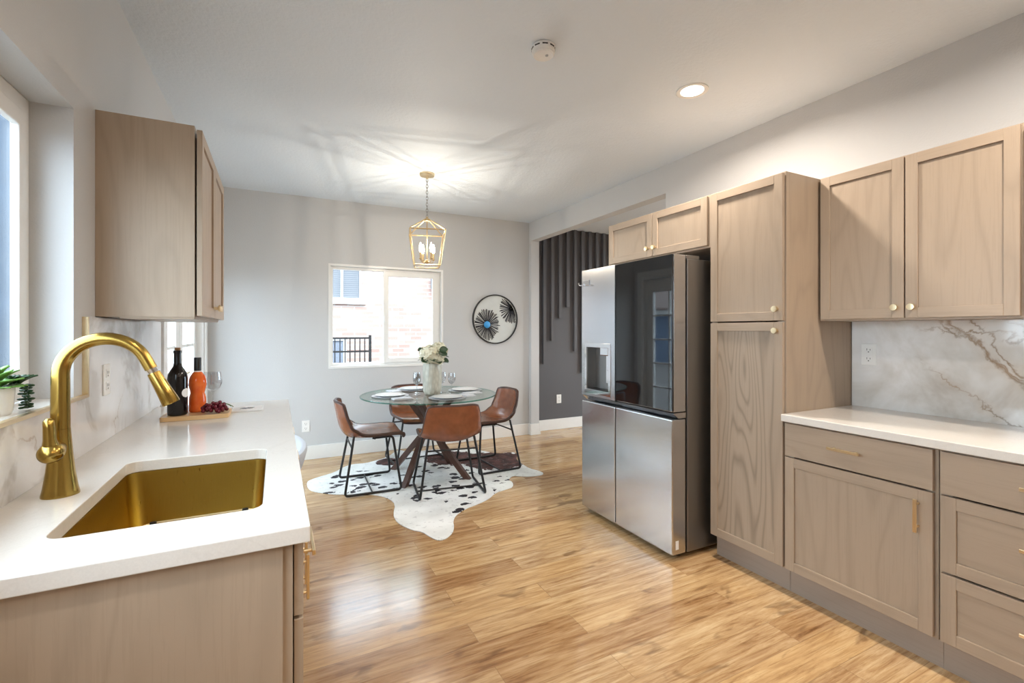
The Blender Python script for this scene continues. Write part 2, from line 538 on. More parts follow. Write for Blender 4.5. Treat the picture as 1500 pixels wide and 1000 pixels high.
def vase_mat():
    t = NT('ribbed_ceramic')
    v = t.coord((1, 1, 0.45))
    vo = t.add('ShaderNodeTexVoronoi'); vo.inputs['Scale'].default_value = 42
    t.link(v, vo.inputs['Vector'])
    c = t.ramp(vo.outputs['Distance'], [(0.0, srgb(206, 204, 190)), (0.7, srgb(182, 180, 166))])
    t.bump(vo.outputs['Distance'], 0.8, 0.006)
    return t.set(c, 0.4)
M['vase'] = vase_mat()

def hide_mat():
    t = NT('cowhide')
    v = t.coord()
    base = t.ramp(t.noise(v, 3.0, 3), [(0.3, srgb(206, 206, 202)), (0.6, srgb(232, 232, 230))])
    wob = t.noise(v, 9.0, 3, 0.6)
    def blob(cx, cy, rad):
        d = t.add('ShaderNodeVectorMath', operation='DISTANCE'); t.link(v, d.inputs[0]); d.inputs[1].default_value = (cx, cy, 0)
        q = t.math('ADD', d.outputs['Value'], t.math('MULTIPLY', t.math('SUBTRACT', wob, 0.5), 0.9*rad))
        return t.math('LESS_THAN', q, rad)
    patch = blob(1.98, 4.32, 0.33)
    patch = t.math('MAXIMUM', patch, blob(1.62, 4.60, 0.26))
    patch = t.math('MAXIMUM', patch, blob(1.02, 4.75, 0.13))
    brown = t.ramp(wob, [(0.4, srgb(54, 34, 32)), (0.65, srgb(104, 66, 60))])
    col = t.mix(patch, base, brown)
    vo = t.add('ShaderNodeTexVoronoi'); vo.inputs['Scale'].default_value = 12.0
    m = t.add('ShaderNodeMapping'); m.inputs['Scale'].default_value = (0.72, 1.0, 1.0); t.link(v, m.inputs[0])
    t.link(m.outputs[0], vo.inputs['Vector'])
    vd = t.math('ADD', vo.outputs['Distance'], t.math('MULTIPLY', t.math('SUBTRACT', t.noise(v, 30, 3), 0.5), 0.5))
    dots = t.math('LESS_THAN', vd, 0.34)
    region = blob(1.36, 3.58, 0.27)
    for q in ((0.74, 3.95, 0.22), (1.10, 4.00, 0.16), (1.42, 4.10, 0.22), (0.62, 4.35, 0.22), (1.30, 3.80, 0.22), (1.05, 3.62, 0.12), (1.20, 4.30, 0.25), (0.40, 4.05, 0.15), (1.18, 3.28, 0.08), (1.75, 3.75, 0.12)):
        region = t.math('MAXIMUM', region, blob(*q))
    spots = t.math('MULTIPLY', dots, region)
    col = t.mix(t.math('MULTIPLY', t.math('GREATER_THAN', t.noise(v, 22, 4, 0.7), 0.60), 0.35), col, srgb(150, 146, 148))
    col = t.mix(spots, col, srgb(40, 36, 42))
    t.bump(t.noise(v, 160, 2), 0.2, 0.003)
    return t.set(col, 0.7, 0, 0.3)
M['hide'] = hide_mat()

# ---------------------------------------------------------------- room shell
XL, XR, YB, YF, ZC = -0.59, 2.885, 5.226, -3.2, 2.70
XH, YD = 6.5, 5.33
def struct(name, bm, mat, label=None, **kw):
    return tag(obj(name, bm, mat, **kw), label, None, None, 'structure')

struct('floor', boxes((-0.79, 6.7, -3.4, 5.45, -0.15, 0.0)), M['floor'], 'golden oak plank floor running across the kitchen and dining area')
struct('ceiling', boxes((-0.79, 6.7, -3.4, 5.45, ZC, ZC+0.2)), M['ceil'], 'pale grey textured ceiling')

bm = BM(); sheet(bm, rect(-3.4, 5.45, -0.1, ZC), [rect(0.0, 2.0, 1.085, 2.048), rect(3.36, 5.06, 0.0, 2.06)], XL-0.13, XL, YZ)
struct('wall_left', bm, M['wall'], 'left wall with the sink window recess')
bm = BM(); sheet(bm, rect(XL, 2.95, -0.1, ZC), [rect(0.485, 1.737, 0.925, 2.03)], YB, 5.45, XZ)
struct('wall_back', bm, M['wall'], 'grey dining wall with the sliding window')
bm = BM(); sheet(bm, [(-3.4, -0.1), (2.88, -0.1), (2.88, 2.465), (5.17, 2.465), (5.17, -0.1), (5.45, -0.1), (5.45, ZC), (-3.4, ZC)], [], XR, 3.0, YZ)
struct('wall_right', bm, M['wall'], 'right kitchen wall with a wide opening behind the fridge')
bm = BM(); sheet(bm, rect(XL, 3.0, -0.1, ZC), [], YF-0.2, YF, XZ)
struct('wall_front', bm, M['wall'], 'wall facing the dining end')
bm = BM(); sheet(bm, rect(-0.1, 5.45, -0.1, ZC), [rect(2.2, 4.8, 0.6, 2.2)], XH, XH+0.2, YZ)
struct('wall_hall_right', bm, M['wall'])
struct('wall_hall_front', boxes((3.0, XH, -0.1, 0.0, -0.1, ZC)), M['wall'])

acc = struct('wall_accent', boxes((3.0, XH, YD, 5.45, -0.1, ZC)), M['accent'], 'charcoal accent wall with vertical battens of uneven length')
ends = [0.885, 1.19, 1.49, 1.643, 1.042, 0.75, 1.35, 0.95, 1.55, 1.2, 0.85, 1.4, 1.1, 1.6, 0.9, 1.3]
for i, ze in enumerate(ends):
    xa = 3.135 + 0.1225*i
    obj('batten', boxes((xa, xa+0.045, YD-0.04, YD, ze, ZC-0.002)), M['accent'], acc, bevel=0.002)

# baseboards
bb = lambda name, *b: struct(name, boxes(*b), M['trimw'], bevel=0.003)
bb('baseboard_back', (XL, XR, YB-0.014, YB, 0, 0.14))
bb('baseboard_stub', (XR-0.014, XR, 5.156, YB-0.014, 0, 0.14), (XR, 3.0, 5.156, 5.17, 0, 0.14), (3.0, 3.014, 5.156, YD-0.014, 0, 0.14))
bb('baseboard_hall', (3.014, XH, YD-0.014, YD, 0, 0.14))
bb('baseboard_left', (XL, XL+0.014, 5.15, YB-0.014, 0, 0.14))

# window_1: white sliding window in the dining wall
w1 = root('window_1', 'white framed sliding window in the grey dining wall', None, (1.11, YB, 0.925), kind='structure')
wx0, wx1, wz0, wz1 = 0.485, 1.737, 0.925, 2.03
bm = BM(); sheet(bm, rect(wx0, wx1, wz0, wz1), [rect(wx0+0.022, wx1-0.022, wz0+0.022, wz1-0.022)], YB-0.006, YB+0.17, XZ)
obj('reveal', bm, M['trimw'], w1)
bm = BM(); sheet(bm, rect(wx0+0.022, wx1-0.022, wz0+0.022, wz1-0.022), [rect(wx0+0.05, 1.075, wz0+0.05, wz1-0.05), rect(1.09, wx1-0.05, wz0+0.05, wz1-0.05)], YB+0.05, YB+0.12, XZ)
obj('frame', bm, M['trimw'], w1, bevel=0.003)
bm = BM(); sheet(bm, rect(1.06, wx1-0.045, wz0+0.045, wz1-0.045), [rect(1.115, wx1-0.115, wz0+0.095, wz1-0.10)], YB+0.03, YB+0.07, XZ)
sash = obj('sash', bm, M['trimw'], w1, bevel=0.003)
obj('latch', boxes((1.068, 1.082, YB+0.018, YB+0.03, 1.42, 1.49)), M['white'], sash, bevel=0.002)
obj('pane', boxes((wx0+0.05, 1.075, YB+0.085, YB+0.089, wz0+0.05, wz1-0.05)), M['glass'], w1)
obj('pane', boxes((1.115, wx1-0.115, YB+0.048, YB+0.052, wz0+0.095, wz1-0.10)), M['glass'], w1)

# window_2: window over the sink
w2 = root('window_2', 'white framed window set deep above the sink', None, (XL-0.15, 1.0, 1.108), kind='structure')
bm = BM(); sheet(bm, rect(0.0, 2.0, 1.108, 2.048), [rect(0.05, 0.98, 1.165, 1.985), rect(1.02, 1.955, 1.165, 1.985)], XL-0.128, XL-0.106, YZ)
obj('frame', bm, M['trimw'], w2, bevel=0.004)
bm = BM(); sheet(bm, rect(1.01, 1.960, 1.155, 1.995), [rect(1.055, 1.915, 1.205, 1.945)], XL-0.120, XL-0.098, YZ)
obj('sash', bm, M['trimw'], w2, bevel=0.003)
obj('pane', boxes((XL-0.122, XL-0.118, 0.05, 0.98, 1.165, 1.985)), M['glass'], w2)
obj('pane', boxes((XL-0.117, XL-0.113, 1.055, 1.915, 1.205, 1.945)), M['glass'], w2)
struct('window_sill', boxes((XL-0.105, XL, 0.0, 2.0, 1.085, 1.108)), M['quartz'], 'white quartz window sill above the sink', bevel=0.002)

# door_1: pair of glazed doors in the left dining wall
d1 = root('door_1', 'white double glazed doors with grid panes in the dining corner', None, (XL, 4.21, 0), kind='structure')
bm = BM(); sheet(bm, [(3.27, 0), (3.36, 0), (3.36, 2.06), (5.06, 2.06), (5.06, 0), (5.15, 0), (5.15, 2.15), (3.27, 2.15)], [], XL, XL+0.018, YZ)
obj('casing', bm, M['trimw'], d1, bevel=0.003)
bm = BM(); sheet(bm, [(3.36, 0), (3.38, 0), (3.38, 2.04), (5.04, 2.04), (5.04, 0), (5.06, 0), (5.06, 2.06), (3.36, 2.06)], [], XL-0.128, XL, YZ)
obj('jamb', bm, M['trimw'], d1)
for y0, y1 in ((3.385, 4.205), (4.215, 5.035)):
    ga, gb, za, zb = y0+0.12, y1-0.12, 0.22, 1.86
    bm = BM(); sheet(bm, rect(y0, y1, 0.012, 2.035), [rect(ga, gb, za, zb)], XL-0.10, XL-0.055, YZ)
    leaf = obj('leaf', bm, M['trimw'], d1, bevel=0.003)
    bm = BM()
    for k in range(1, 5):
        z = za + (zb-za)*k/5
        box(bm, XL-0.092, XL-0.063, ga, gb, z-0.010, z+0.010)
    ym = (ga+gb)/2
    box(bm, XL-0.092, XL-0.063, ym-0.010, ym+0.010, za, zb)
    obj('muntin', bm, M['trimw'], leaf)
    obj('pane', boxes((XL-0.080, XL-0.076, ga, gb, za, zb)), M['glass'], leaf)
    hy = y1-0.06 if y0 < 4 else y0+0.06
    bm = BM(); lathe(bm, [(0.026, 0), (0.026, 0.008), (0.010, 0.012), (0.010, 0.04)], 16, (XL-0.055, hy, 1.0), axis='X')
    bar(bm, (XL-0.018, hy, 1.0), (XL-0.018, hy + (-0.10 if y0 < 4 else 0.10), 1.0), 0.008)
    obj('handle', bm, M['brass'], leaf, smooth=40)

# windows out of the photo that light the room
for nm, mp, (a0, a1, b0, b1), h0, pr in (('window_3', YZ, (2.2, 4.8, 0.6, 2.2), XH+0.06, 2),):
    bm = BM(); mid = (a0+a1)/2
    sheet(bm, rect(a0, a1, b0, b1), [rect(a0+0.06, mid-0.03, b0+0.06, b1-0.06), rect(mid+0.03, a1-0.06, b0+0.06, b1-0.06)], h0, h0+0.07, mp)
    w = struct(nm, bm, M['trimw'], 'large white framed window lighting the room')
    bm = BM(); sheet(bm, rect(a0+0.05, a1-0.05, b0+0.05, b1-0.05), [], h0+0.03, h0+0.034, mp)
    obj('pane', bm, M['glass'], w)

# ---------------------------------------------------------------- kitchen cabinets
def door_bm(y0, y1, z0, z1, xf, s, rail=0.046, th=0.019):
    """shaker door in a YZ plane; front at xf, facing -s ... s is +1 when the back lies at larger x"""
    bm = BM(); xb = xf + s*th; xr = xf + s*0.008
    a, b = min(xf, xb), max(xf, xb)
    box(bm, a, b, y0, y0+rail, z0, z1, 0); box(bm, a, b, y1-rail, y1, z0, z1, 0)
    box(bm, a, b, y0+rail, y1-rail, z0, z0+rail, 1); box(bm, a, b, y0+rail, y1-rail, z1-rail, z1, 1)
    p, q = min(xr, xb), max(xr, xb)
    box(bm, p, q, y0+rail, y1-rail, z0+rail, z1-rail, 2)
    return bm

def knob(x, y, z, s, parent):
    bm = BM(); d = -s
    lathe(bm, [(0.007, 0), (0.006, 0.012*d), (0.006, 0.014*d), (0.0145, 0.018*d), (0.0155, 0.023*d), (0.0145, 0.028*d), (0.0, 0.029*d)], 20, (x, y, z), axis='X')
    obj('knob', bm, M['brass'], parent, smooth=40)

def pull(x, y, z, s, parent, length=0.13, vertical=False):
    bm = BM(); d = -s; h = length/2
    xo = x + d*0.026
    a, b = min(xo, xo + d*0.008), max(xo, xo + d*0.008)
    if vertical:
        box(bm, a, b, y-0.006, y+0.006, z-h, z+h)
        for k in (-1, 1): bar(bm, (x, y, z+k*(h-0.02)), (xo, y, z+k*(h-0.02)), 0.0045)
    else:
        box(bm, a, b, y-h, y+h, z-0.006, z+0.006)
        for k in (-1, 1): bar(bm, (x, y+k*(h-0.02), z), (xo, y+k*(h-0.02), z), 0.0045)
    obj('pull_handle', bm, M['brass'], parent, bevel=0.0012)

def carcass(r, y0, y1, z0, z1, xf, xb, s, top=True):
    """panel box open towards the front, with a face frame; xf front plane, xb wall side"""
    bm = BM(); t = 0.016
    lo, hi = min(xf, xb), max(xf, xb)
    fr0, fr1 = (xf, xf + s*0.019)
    f0, f1 = min(fr0, fr1), max(fr0, fr1)
    p0, p1 = (f1, hi) if s > 0 else (lo, f0)
    box(bm, p0, p1, y0, y0+t, z0, z1); box(bm, p0, p1, y1-t, y1, z0, z1)
    box(bm, p0, p1, y0+t, y1-t, z0, z0+t)
    if top: box(bm, p0, p1, y0+t, y1-t, z1-t, z1)
    bk = (hi-0.008, hi) if s > 0 else (lo, lo+0.008)
    box(bm, bk[0], bk[1], y0+t, y1-t, z0+t, z1-t)
    box(bm, f0, f1, y0, y0+0.04, z0, z1); box(bm, f0, f1, y1-0.04, y1, z0, z1)
    box(bm, f0, f1, y0+0.04, y1-0.04, z0, z0+0.03, 1); box(bm, f0, f1, y0+0.04, y1-0.04, z1-0.03, z1, 1)
    return obj('carcass', bm, [M['wood'], M['woodY']], r)

def door(r, y0, y1, z0, z1, xf, s, panel='wood', name='door'):
    return obj(name, door_bm(y0, y1, z0, z1, xf, s), [M['wood'], M['woodY'], M[panel]], r, bevel=0.0012, segs=1)
def drawer(r, y0, y1, z0, z1, xf, s, slab=False):
    if slab:
        a, b = min(xf, xf+s*0.019), max(xf, xf+s*0.019)
        return obj('drawer', boxes((a, b, y0, y1, z0, z1)), M['woodY'], r, bevel=0.0012)
    return obj('drawer', door_bm(y0, y1, z0, z1, xf, s, 0.046), [M['wood'], M['woodY'], M['woodY']], r, bevel=0.0012, segs=1)
def toe(r, y0, y1, x0, x1):
    return obj('toe_kick', boxes((x0, x1, y0, y1, 0, 0.125)), M['toe'], r)

XF = 2.275          # door fronts on the right run
XW = XR - 0.001
# pantry
pan = root('pantry_cabinet', 'tall taupe oak pantry cabinet standing right of the fridge', 'cabinet', (2.58, 1.70, 0))
carcass(pan, 1.477, 1.924, 0.125, 2.13, XF+0.022, XW, 1)
toe(pan, 1.48, 1.922, 2.335, 2.355)
d = door(pan, 1.482, 1.919, 1.376, 2.122, XF, 1); knob(XF, 1.512, 1.435, 1, d)
d = door(pan, 1.482, 1.919, 0.134, 1.368, XF, 1, 'woodcath'); knob(XF, 1.512, 1.325, 1, d)
# over the fridge
ofc = root('wall_cabinet', 'short two-door taupe cabinet mounted over the fridge', 'cabinet', (2.58, 2.40, 1.825), group='taupe wall cabinets')
carcass(ofc, 1.928, 2.886, 1.818, 2.13, XF+0.022, XW, 1)
d = door(ofc, 1.945, 2.395, 1.830, 2.122, XF, 1); knob(XF, 2.365, 1.885, 1, d)
d = door(ofc, 2.400, 2.855, 1.830, 2.122, XF, 1); knob(XF, 2.430, 1.885, 1, d)
# uppers
XU = 2.56
up = root('wall_cabinet', 'two-door taupe wall cabinet above the marble beside the pantry', 'cabinet', (2.72, 1.09, 1.375), group='taupe wall cabinets')
carcass(up, 0.716, 1.474, 1.375, 2.13, XU+0.022, XW, 1)
d = door(up, 1.096, 1.462, 1.383, 2.122, XU, 1); knob(XU, 1.125, 1.432, 1, d)
d = door(up, 0.722, 1.090, 1.383, 2.122, XU, 1); knob(XU, 1.061, 1.432, 1, d)
up2 = root('wall_cabinet', 'taupe wall cabinet cut off at the right edge of the photo', 'cabinet', (2.72, 0.34, 1.375), group='taupe wall cabinets')
carcass(up2, -0.05, 0.712, 1.375, 2.13, XU+0.022, XW, 1)
d = door(up2, 0.333, 0.704, 1.383, 2.122, XU, 1); knob(XU, 0.362, 1.432, 1, d)
d = door(up2, -0.042, 0.327, 1.383, 2.122, XU, 1); knob(XU, 0.298, 1.432, 1, d)
# base cabinets
bs = root('base_cabinet', 'taupe base cabinet with one drawer over one door, beside the pantry', 'cabinet', (2.58, 1.17, 0), group='taupe base cabinets under the right worktop')
carcass(bs, 0.869, 1.475, 0.125, 0.872, XF+0.022, XW, 1)
toe(bs, 0.869, 1.478, 2.335, 2.355)
d = drawer(bs, 0.880, 1.470, 0.702, 0.862, XF, 1, True); pull(XF, 1.19, 0.788, 1, d)
d = door(bs, 0.880, 1.470, 0.134, 0.694, XF, 1); pull(XF, 0.925, 0.595, 1, d, 0.13, True)
dr = root('base_cabinet', 'taupe base cabinet with three stacked drawers at the right edge', 'cabinet', (2.58, 0.56, 0), group='taupe base cabinets under the right worktop')
carcass(dr, 0.262, 0.866, 0.125, 0.872, XF+0.022, XW, 1)
toe(dr, 0.262, 0.868, 2.335, 2.355)
d = drawer(dr, 0.272, 0.856, 0.702, 0.862, XF, 1, True); pull(XF, 0.570, 0.788, 1, d)
d = drawer(dr, 0.272, 0.856, 0.405, 0.694, XF, 1); pull(XF, 0.570, 0.580, 1, d)
d = drawer(dr, 0.272, 0.856, 0.134, 0.396, XF, 1); pull(XF, 0.570, 0.295, 1, d)
# worktop + backsplash
tag(obj('countertop', boxes((2.25, XW, -0.35, 1.475, 0.873, 0.908)), M['quartz'], bevel=0.003), 'white quartz worktop on the right-hand base cabinets', 'countertop')
tag(obj('backsplash', boxes((XR-0.012, XR-0.0005, -0.35, 1.470, 0.9085, 1.374)), M['marbleR']), 'glossy marble backsplash with brown veins under the right wall cabinets', 'backsplash')

# left run
sbc = root('sink_cabinet', 'taupe oak sink cabinet with a plain end panel under the white counter', 'cabinet', (-0.28, 1.55, 0))
carcass(sbc, 1.112, 1.985, 0.125, 0.872, 0.0315, XL+0.001, -1, top=False)
obj('end_panel', boxes((XL+0.002, 0.012, 1.104, 1.112, 0.125, 0.872)), M['wood'], sbc)
obj('toe_kick', boxes((-0.06, -0.04, 1.112, 1.985, 0, 0.125), (XL+0.002, -0.06, 1.112, 1.13, 0, 0.125)), M['toe'], sbc)
for y0, y1 in ((1.122, 1.542), (1.548, 1.975)):
    d = drawer(sbc, y0, y1, 0.702, 0.862, 0.053, -1, True); pull(0.053, (y0+y1)/2, 0.775, -1, d, 0.16)
    d = door(sbc, y0, y1, 0.134, 0.694, 0.053, -1); pull(0.053, 1.50 if y0 < 1.3 else 1.59, 0.60, -1, d, 0.13, True)
lbc = root('base_cabinet', 'taupe base cabinet beyond the sink under the far end of the counter', 'cabinet', (-0.28, 2.55, 0))
carcass(lbc, 1.988, 3.115, 0.125, 0.872, 0.0315, XL+0.001, -1)
obj('toe_kick', boxes((-0.06, -0.04, 1.988, 3.115, 0, 0.125), (XL+0.002, -0.06, 3.097, 3.115, 0, 0.125)), M['toe'], lbc)
for y0, y1 in ((1.998, 2.548), (2.554, 3.105)):
    d = drawer(lbc, y0, y1, 0.702, 0.862, 0.053, -1, True); pull(0.053, (y0+y1)/2, 0.775, -1, d, 0.16)
    d = door(lbc, y0, y1, 0.134, 0.694, 0.053, -1); pull(0.053, 2.50 if y0 < 2.2 else 2.60, 0.60, -1, d, 0.13, True)
ul = root('wall_cabinet', 'taupe wall cabinet with a wide plain side, beside the sink window', 'cabinet', (-0.44, 2.62, 1.377), group='taupe wall cabinets')
carcass(ul, 2.20, 3.055, 1.377, 2.13, -0.2876, XL+0.0005, -1)
obj('under_trim', boxes((-0.52, -0.29, 2.205, 3.05, 1.370, 1.377)), M['woodX'], ul)
d = door(ul, 2.204, 2.624, 1.383, 2.118, -0.262, -1); knob(-0.262, 2.595, 1.430, -1, d)
d = door(ul, 2.630, 3.050, 1.383, 2.118, -0.262, -1); knob(-0.262, 2.660, 1.430, -1, d)

# left worktop with sink hole
SX0, SX1, SY0, SY1 = -0.418, -0.030, 1.247, 1.868
bm = BM(); sheet(bm, rect(XL+0.001, 0.065, 1.085, 3.14), [rrect(SX0, SX1, SY0, SY1, 0.035, 6)], 0.873, 0.908)
tag(obj('countertop', bm, M['quartz'], bevel=0.0025), 'white quartz worktop holding the gold sink', 'countertop')
bm = BM(); sheet(bm, [(1.085, 0.9085), (3.22, 0.9085), (3.22, 1.372), (2.085, 1.372), (2.085, 1.097), (1.085, 1.097)], [], XL+0.0005, XL+0.012, YZ)
bs_l = tag(obj('backsplash', bm, M['marbleL']), 'pale marble backsplash behind the gold faucet', 'backsplash')
obj('edge_trim', boxes((XL+0.0005, XL+0.016, 1.085, 2.085, 1.097, 1.108), (XL+0.0005, XL+0.016, 2.073, 2.085, 1.108, 1.372)), M['brass'], bs_l, label='gold metal edge strip')

# sink
sk = root('kitchen_sink', 'gold undermount single-bowl sink set in the white counter', 'sink', (-0.224, 1.557, 0.655))
bm = BM()
rings = []
for ins, z, rr in ((-0.02, 0.8725, 0.05), (0.001, 0.8725, 0.034), (0.002, 0.864, 0.034), (0.012, 0.71, 0.036), (0.018, 0.694, 0.038), (0.032, 0.684, 0.04), (0.09, 0.680, 0.05)):
    rings.append([bm.verts.new((x, y, z)) for x, y in rrect(SX0+ins, SX1-ins, SY0+ins, SY1-ins, rr, 6)])
for a, b in zip(rings[:-1], rings[1:]):
    for k in range(len(a)):
        bm.faces.new((a[k], a[(k+1) % len(a)], b[(k+1) % len(a)], b[k]))
bm.faces.new(rings[-1])
o = obj('basin', bm, M['goldsink'], sk, smooth=50)
bm = BM(); lathe(bm, [(0.0, 0.002), (0.035, 0.002), (0.045, 0.006), (0.05, 0.0035), (0.05, 0.001)], 28, (-0.224, 1.60, 0.680))
obj('drain', bm, M['gold'], sk, smooth=40)
gr = root('sink_rack', 'gold wire rack with black rubber feet in the sink bottom', 'rack', (-0.224, 1.557, 0.684))
bm = BM(); za = 0.714
rp = [(x, y, za) for x, y in rrect(SX0+0.045, SX1-0.04, SY0+0.05, SY1-0.035, 0.03, 5)]
tube(bm, rp, 0.004, 8, closed=True)
for k in range(10):
    y = SY0+0.09 + k*(SY1-SY0-0.17)/9
    bar(bm, (SX0+0.045, y, za), (SX1-0.04, y, za), 0.0025, 6)
for k in range(3):
    x = SX0+0.11 + k*0.085
    bar(bm, (x, SY0+0.05, za-0.004), (x, SY1-0.035, za-0.004), 0.0025, 6)
obj('wire_grid', bm, M['brass'], gr, smooth=60)
for x in (SX0+0.07, SX1-0.065):
    for y in (SY0+0.06, SY1-0.04):
        obj('rubber_foot', boxes((x-0.009, x+0.009, y-0.006, y+0.006, 0.684, 0.721)), M['black'], gr, bevel=0.003)

# faucet
FX, FY = -0.490, 1.575
fa = root('faucet', 'tall gold gooseneck faucet with a pull-down spray head', 'faucet', (FX, FY, 0.908))
bm = BM(); lathe(bm, [(0.0375, 0), (0.0375, 0.004), (0.034, 0.02), (0.0285, 0.06), (0.0245, 0.10), (0.0215, 0.14), (0.0198, 0.165), (0.0198, 0.168)], 32, (FX, FY, 0.908))
obj('body', bm, M['gold'], fa, smooth=40)
pts = [(FX, FY, 1.0765), (FX, FY, 1.12), (FX, FY, 1.17), (FX, FY, 1.20)]
rad = [0.0192, 0.0190, 0.0188, 0.0185]
Rr = 0.090; cz = 1.214; cxx = FX + Rr
for k in range(0, 20):
    a = PI - (PI - R(25))*k/19
    pts.append((cxx + Rr*math.cos(a), FY, cz + Rr*math.sin(a))); rad.append(0.0183 - 0.0035*k/19)
ex, ez = pts[-1][0], pts[-1][2]
dx, dz = math.sin(R(25)), -math.cos(R(25))
pts.append((ex+dx*0.034, FY, ez+dz*0.034)); rad.append(0.0150)
bm = BM(); tube(bm, pts, rad, 24)
obj('spout', bm, M['gold'], fa, smooth=40)
P = lambda l: (ex+dx*l, FY, ez+dz*l)
bm = BM(); tube(bm, [P(0.034), P(0.046)], 0.0125, 24)
obj('collar', bm, M['chrome'], fa, smooth=40, label='chrome collar')
bm = BM(); tube(bm, [P(0.046), P(0.05), P(0.10), P(0.138), P(0.141)], [0.0148, 0.0155, 0.0185, 0.0215, 0.0205], 24)
obj('spray_head', bm, M['gold'], fa, smooth=40)
bm = BM()
tube(bm, [(FX, FY-0.016, 1.030), (FX, FY-0.036, 1.028), (FX, FY-0.056, 1.027), (FX, FY-0.070, 1.028), (FX, FY-0.077, 1.029), (FX, FY-0.080, 1.030)], [0.018, 0.0225, 0.0255, 0.0225, 0.015, 0.006], 24)
tube(bm, [(FX, FY-0.056, 1.034), (FX-0.001, FY-0.060, 1.06), (FX-0.002, FY-0.061, 1.09), (FX-0.003, FY-0.061, 1.106), (FX-0.003, FY-0.061, 1.112)], [0.0185, 0.0125, 0.0112, 0.0105, 0.005], 18)
obj('lever_handle', bm, M['gold'], fa, smooth=50)

# ---------------------------------------------------------------- outlets
def outlet(loc, facing, label, gfci=False):
    """facing: unit normal in XY; plate built facing -Y then turned"""
    rz = {(0, -1): 0, (1, 0): PI/2, (-1, 0): -PI/2}[facing]
    r = root('wall_outlet', label, 'outlet', loc, rz, group='white wall outlets')
    obj('cover_plate', boxes((-0.036, 0.036, -0.006, -0.0005, -0.058, 0.058)), M['white'], r, local=True, bevel=0.002)
    for z in (-0.024, 0.024):
        face = obj('socket', boxes((-0.017, 0.017, -0.008, -0.006, z-0.016, z+0.016)), M['white'], r, local=True, bevel=0.001)
        obj('slots', boxes((-0.009, -0.0065, -0.0085, -0.0079, z-0.002, z+0.009), (0.0065, 0.009, -0.0085, -0.0079, z-0.002, z+0.007), (-0.003, 0.003, -0.0085, -0.0079, z-0.012, z-0.007)), M['slot'], face, local=True)
    return r
outlet((XR-0.012, 1.385, 1.195), (-1, 0), 'white outlet on the brown-veined marble backsplash')
outlet((XL+0.012, 2.27, 1.14), (1, 0), 'white outlet on the marble behind the gold faucet')
outlet((0.268, YB, 0.345), (0, -1), 'white outlet low on the grey wall left of the dining chairs')
outlet((3.40, YD, 0.405), (0, -1), 'white outlet on the charcoal batten wall')

# ---------------------------------------------------------------- refrigerator
fr = root('refrigerator', 'large stainless refrigerator with black mirrored glass door', 'refrigerator', (2.45, 2.41, 0))
FX0, FXD = 2.02, 2.125
Y0, Y1, YM = 1.965, 2.850, 2.470
obj('cabinet_body', boxes((2.142, 2.82, Y0+0.004, Y1-0.004, 0.03, 1.745)), M['steeld'], fr, bevel=0.004)
obj('gasket', boxes((2.124, 2.143, Y0+0.015, Y1-0.015, 0.06, 1.74)), M['black'], fr)
for ya in (Y0+0.01, Y1-0.09):
    obj('hinge_cover', boxes((2.14, 2.25, ya, ya+0.08, 1.7455, 1.768)), M['steeld'], fr, bevel=0.004)
obj('base_grille', boxes((2.07, 2.14, Y0+0.02, Y1-0.02, 0.022, 0.05)), M['black'], fr)
for x in (2.12, 2.75):
    for y in (Y0+0.06, Y1-0.06):
        bm = BM(); lathe(bm, [(0.018, 0.0), (0.018, 0.012), (0.009, 0.014), (0.009, 0.031)], 14, (x, y, 0))
        obj('foot', bm, M['black'], fr)
# lower doors
obj('door', boxes((FX0, FXD, Y0, YM-0.004, 0.035, 0.812)), M['steel'], fr, bevel=0.006, segs=3)
dl = obj('door', boxes((FX0, FXD, YM+0.004, Y1, 0.035, 0.812)), M['steel'], fr, bevel=0.006, segs=3)
for a, b in ((Y0, YM-0.004), (YM+0.004, Y1)):
    bm = BM(); sheet(bm, [(FX0+0.006, 0.850), (FXD, 0.850), (FXD, 0.818), (FX0+0.045, 0.818)], [], a, b, lambda p, q, h: (p, h, q))
    obj('grip_recess', bm, M['steel'], fr)
# sticker on the door side
obj('sticker', boxes((2.045, 2.068, Y0-0.0008, Y0+0.0005, 0.065, 0.115)), M['paper'], fr, label='small white sticker')
# upper right door with black glass
du = obj('door', boxes((FX0+0.010, FXD, Y0, YM-0.004, 0.855, 1.765)), M['steel'], fr, bevel=0.004)
bm = BM(); sheet(bm, rect(Y0+0.001, YM-0.005, 0.860, 1.764), [], FX0, FX0+0.0095, YZ)
obj('glass_panel', bm, M['blackgl'], du, bevel=0.002, label='black mirrored glass panel')
# upper left door with dispenser
bm = BM(); sheet(bm, rect(YM+0.004, Y1, 0.855, 1.765), [rect(2.525, 2.800, 0.885, 1.225)], FX0, FX0+0.085, YZ)
box(bm, FX0+0.0855, FXD, YM+0.004, Y1, 0.855, 1.765)
dd = obj('door', bm, M['steel'], fr)
bm = BM(); sheet(bm, rect(2.515, 2.810, 0.872, 1.235), [rect(2.540, 2.788, 0.905, 1.205)], FX0-0.004, FX0+0.004, YZ)
obj('dispenser_frame', bm, M['chrome'], dd, bevel=0.001)
bm = BM()
box(bm, FX0+0.079, FX0+0.0845, 2.527, 2.798, 0.887, 1.223)
box(bm, FX0+0.004, FX0+0.079, 2.527, 2.540, 0.887, 1.223); box(bm, FX0+0.004, FX0+0.079, 2.785, 2.798, 0.887, 1.223)
box(bm, FX0+0.004, FX0+0.079, 2.540, 2.785, 0.887, 0.895); box(bm, FX0+0.004, FX0+0.079, 2.540, 2.785, 1.215, 1.223)
obj('dispenser_bay', bm, M['steeld'], dd)
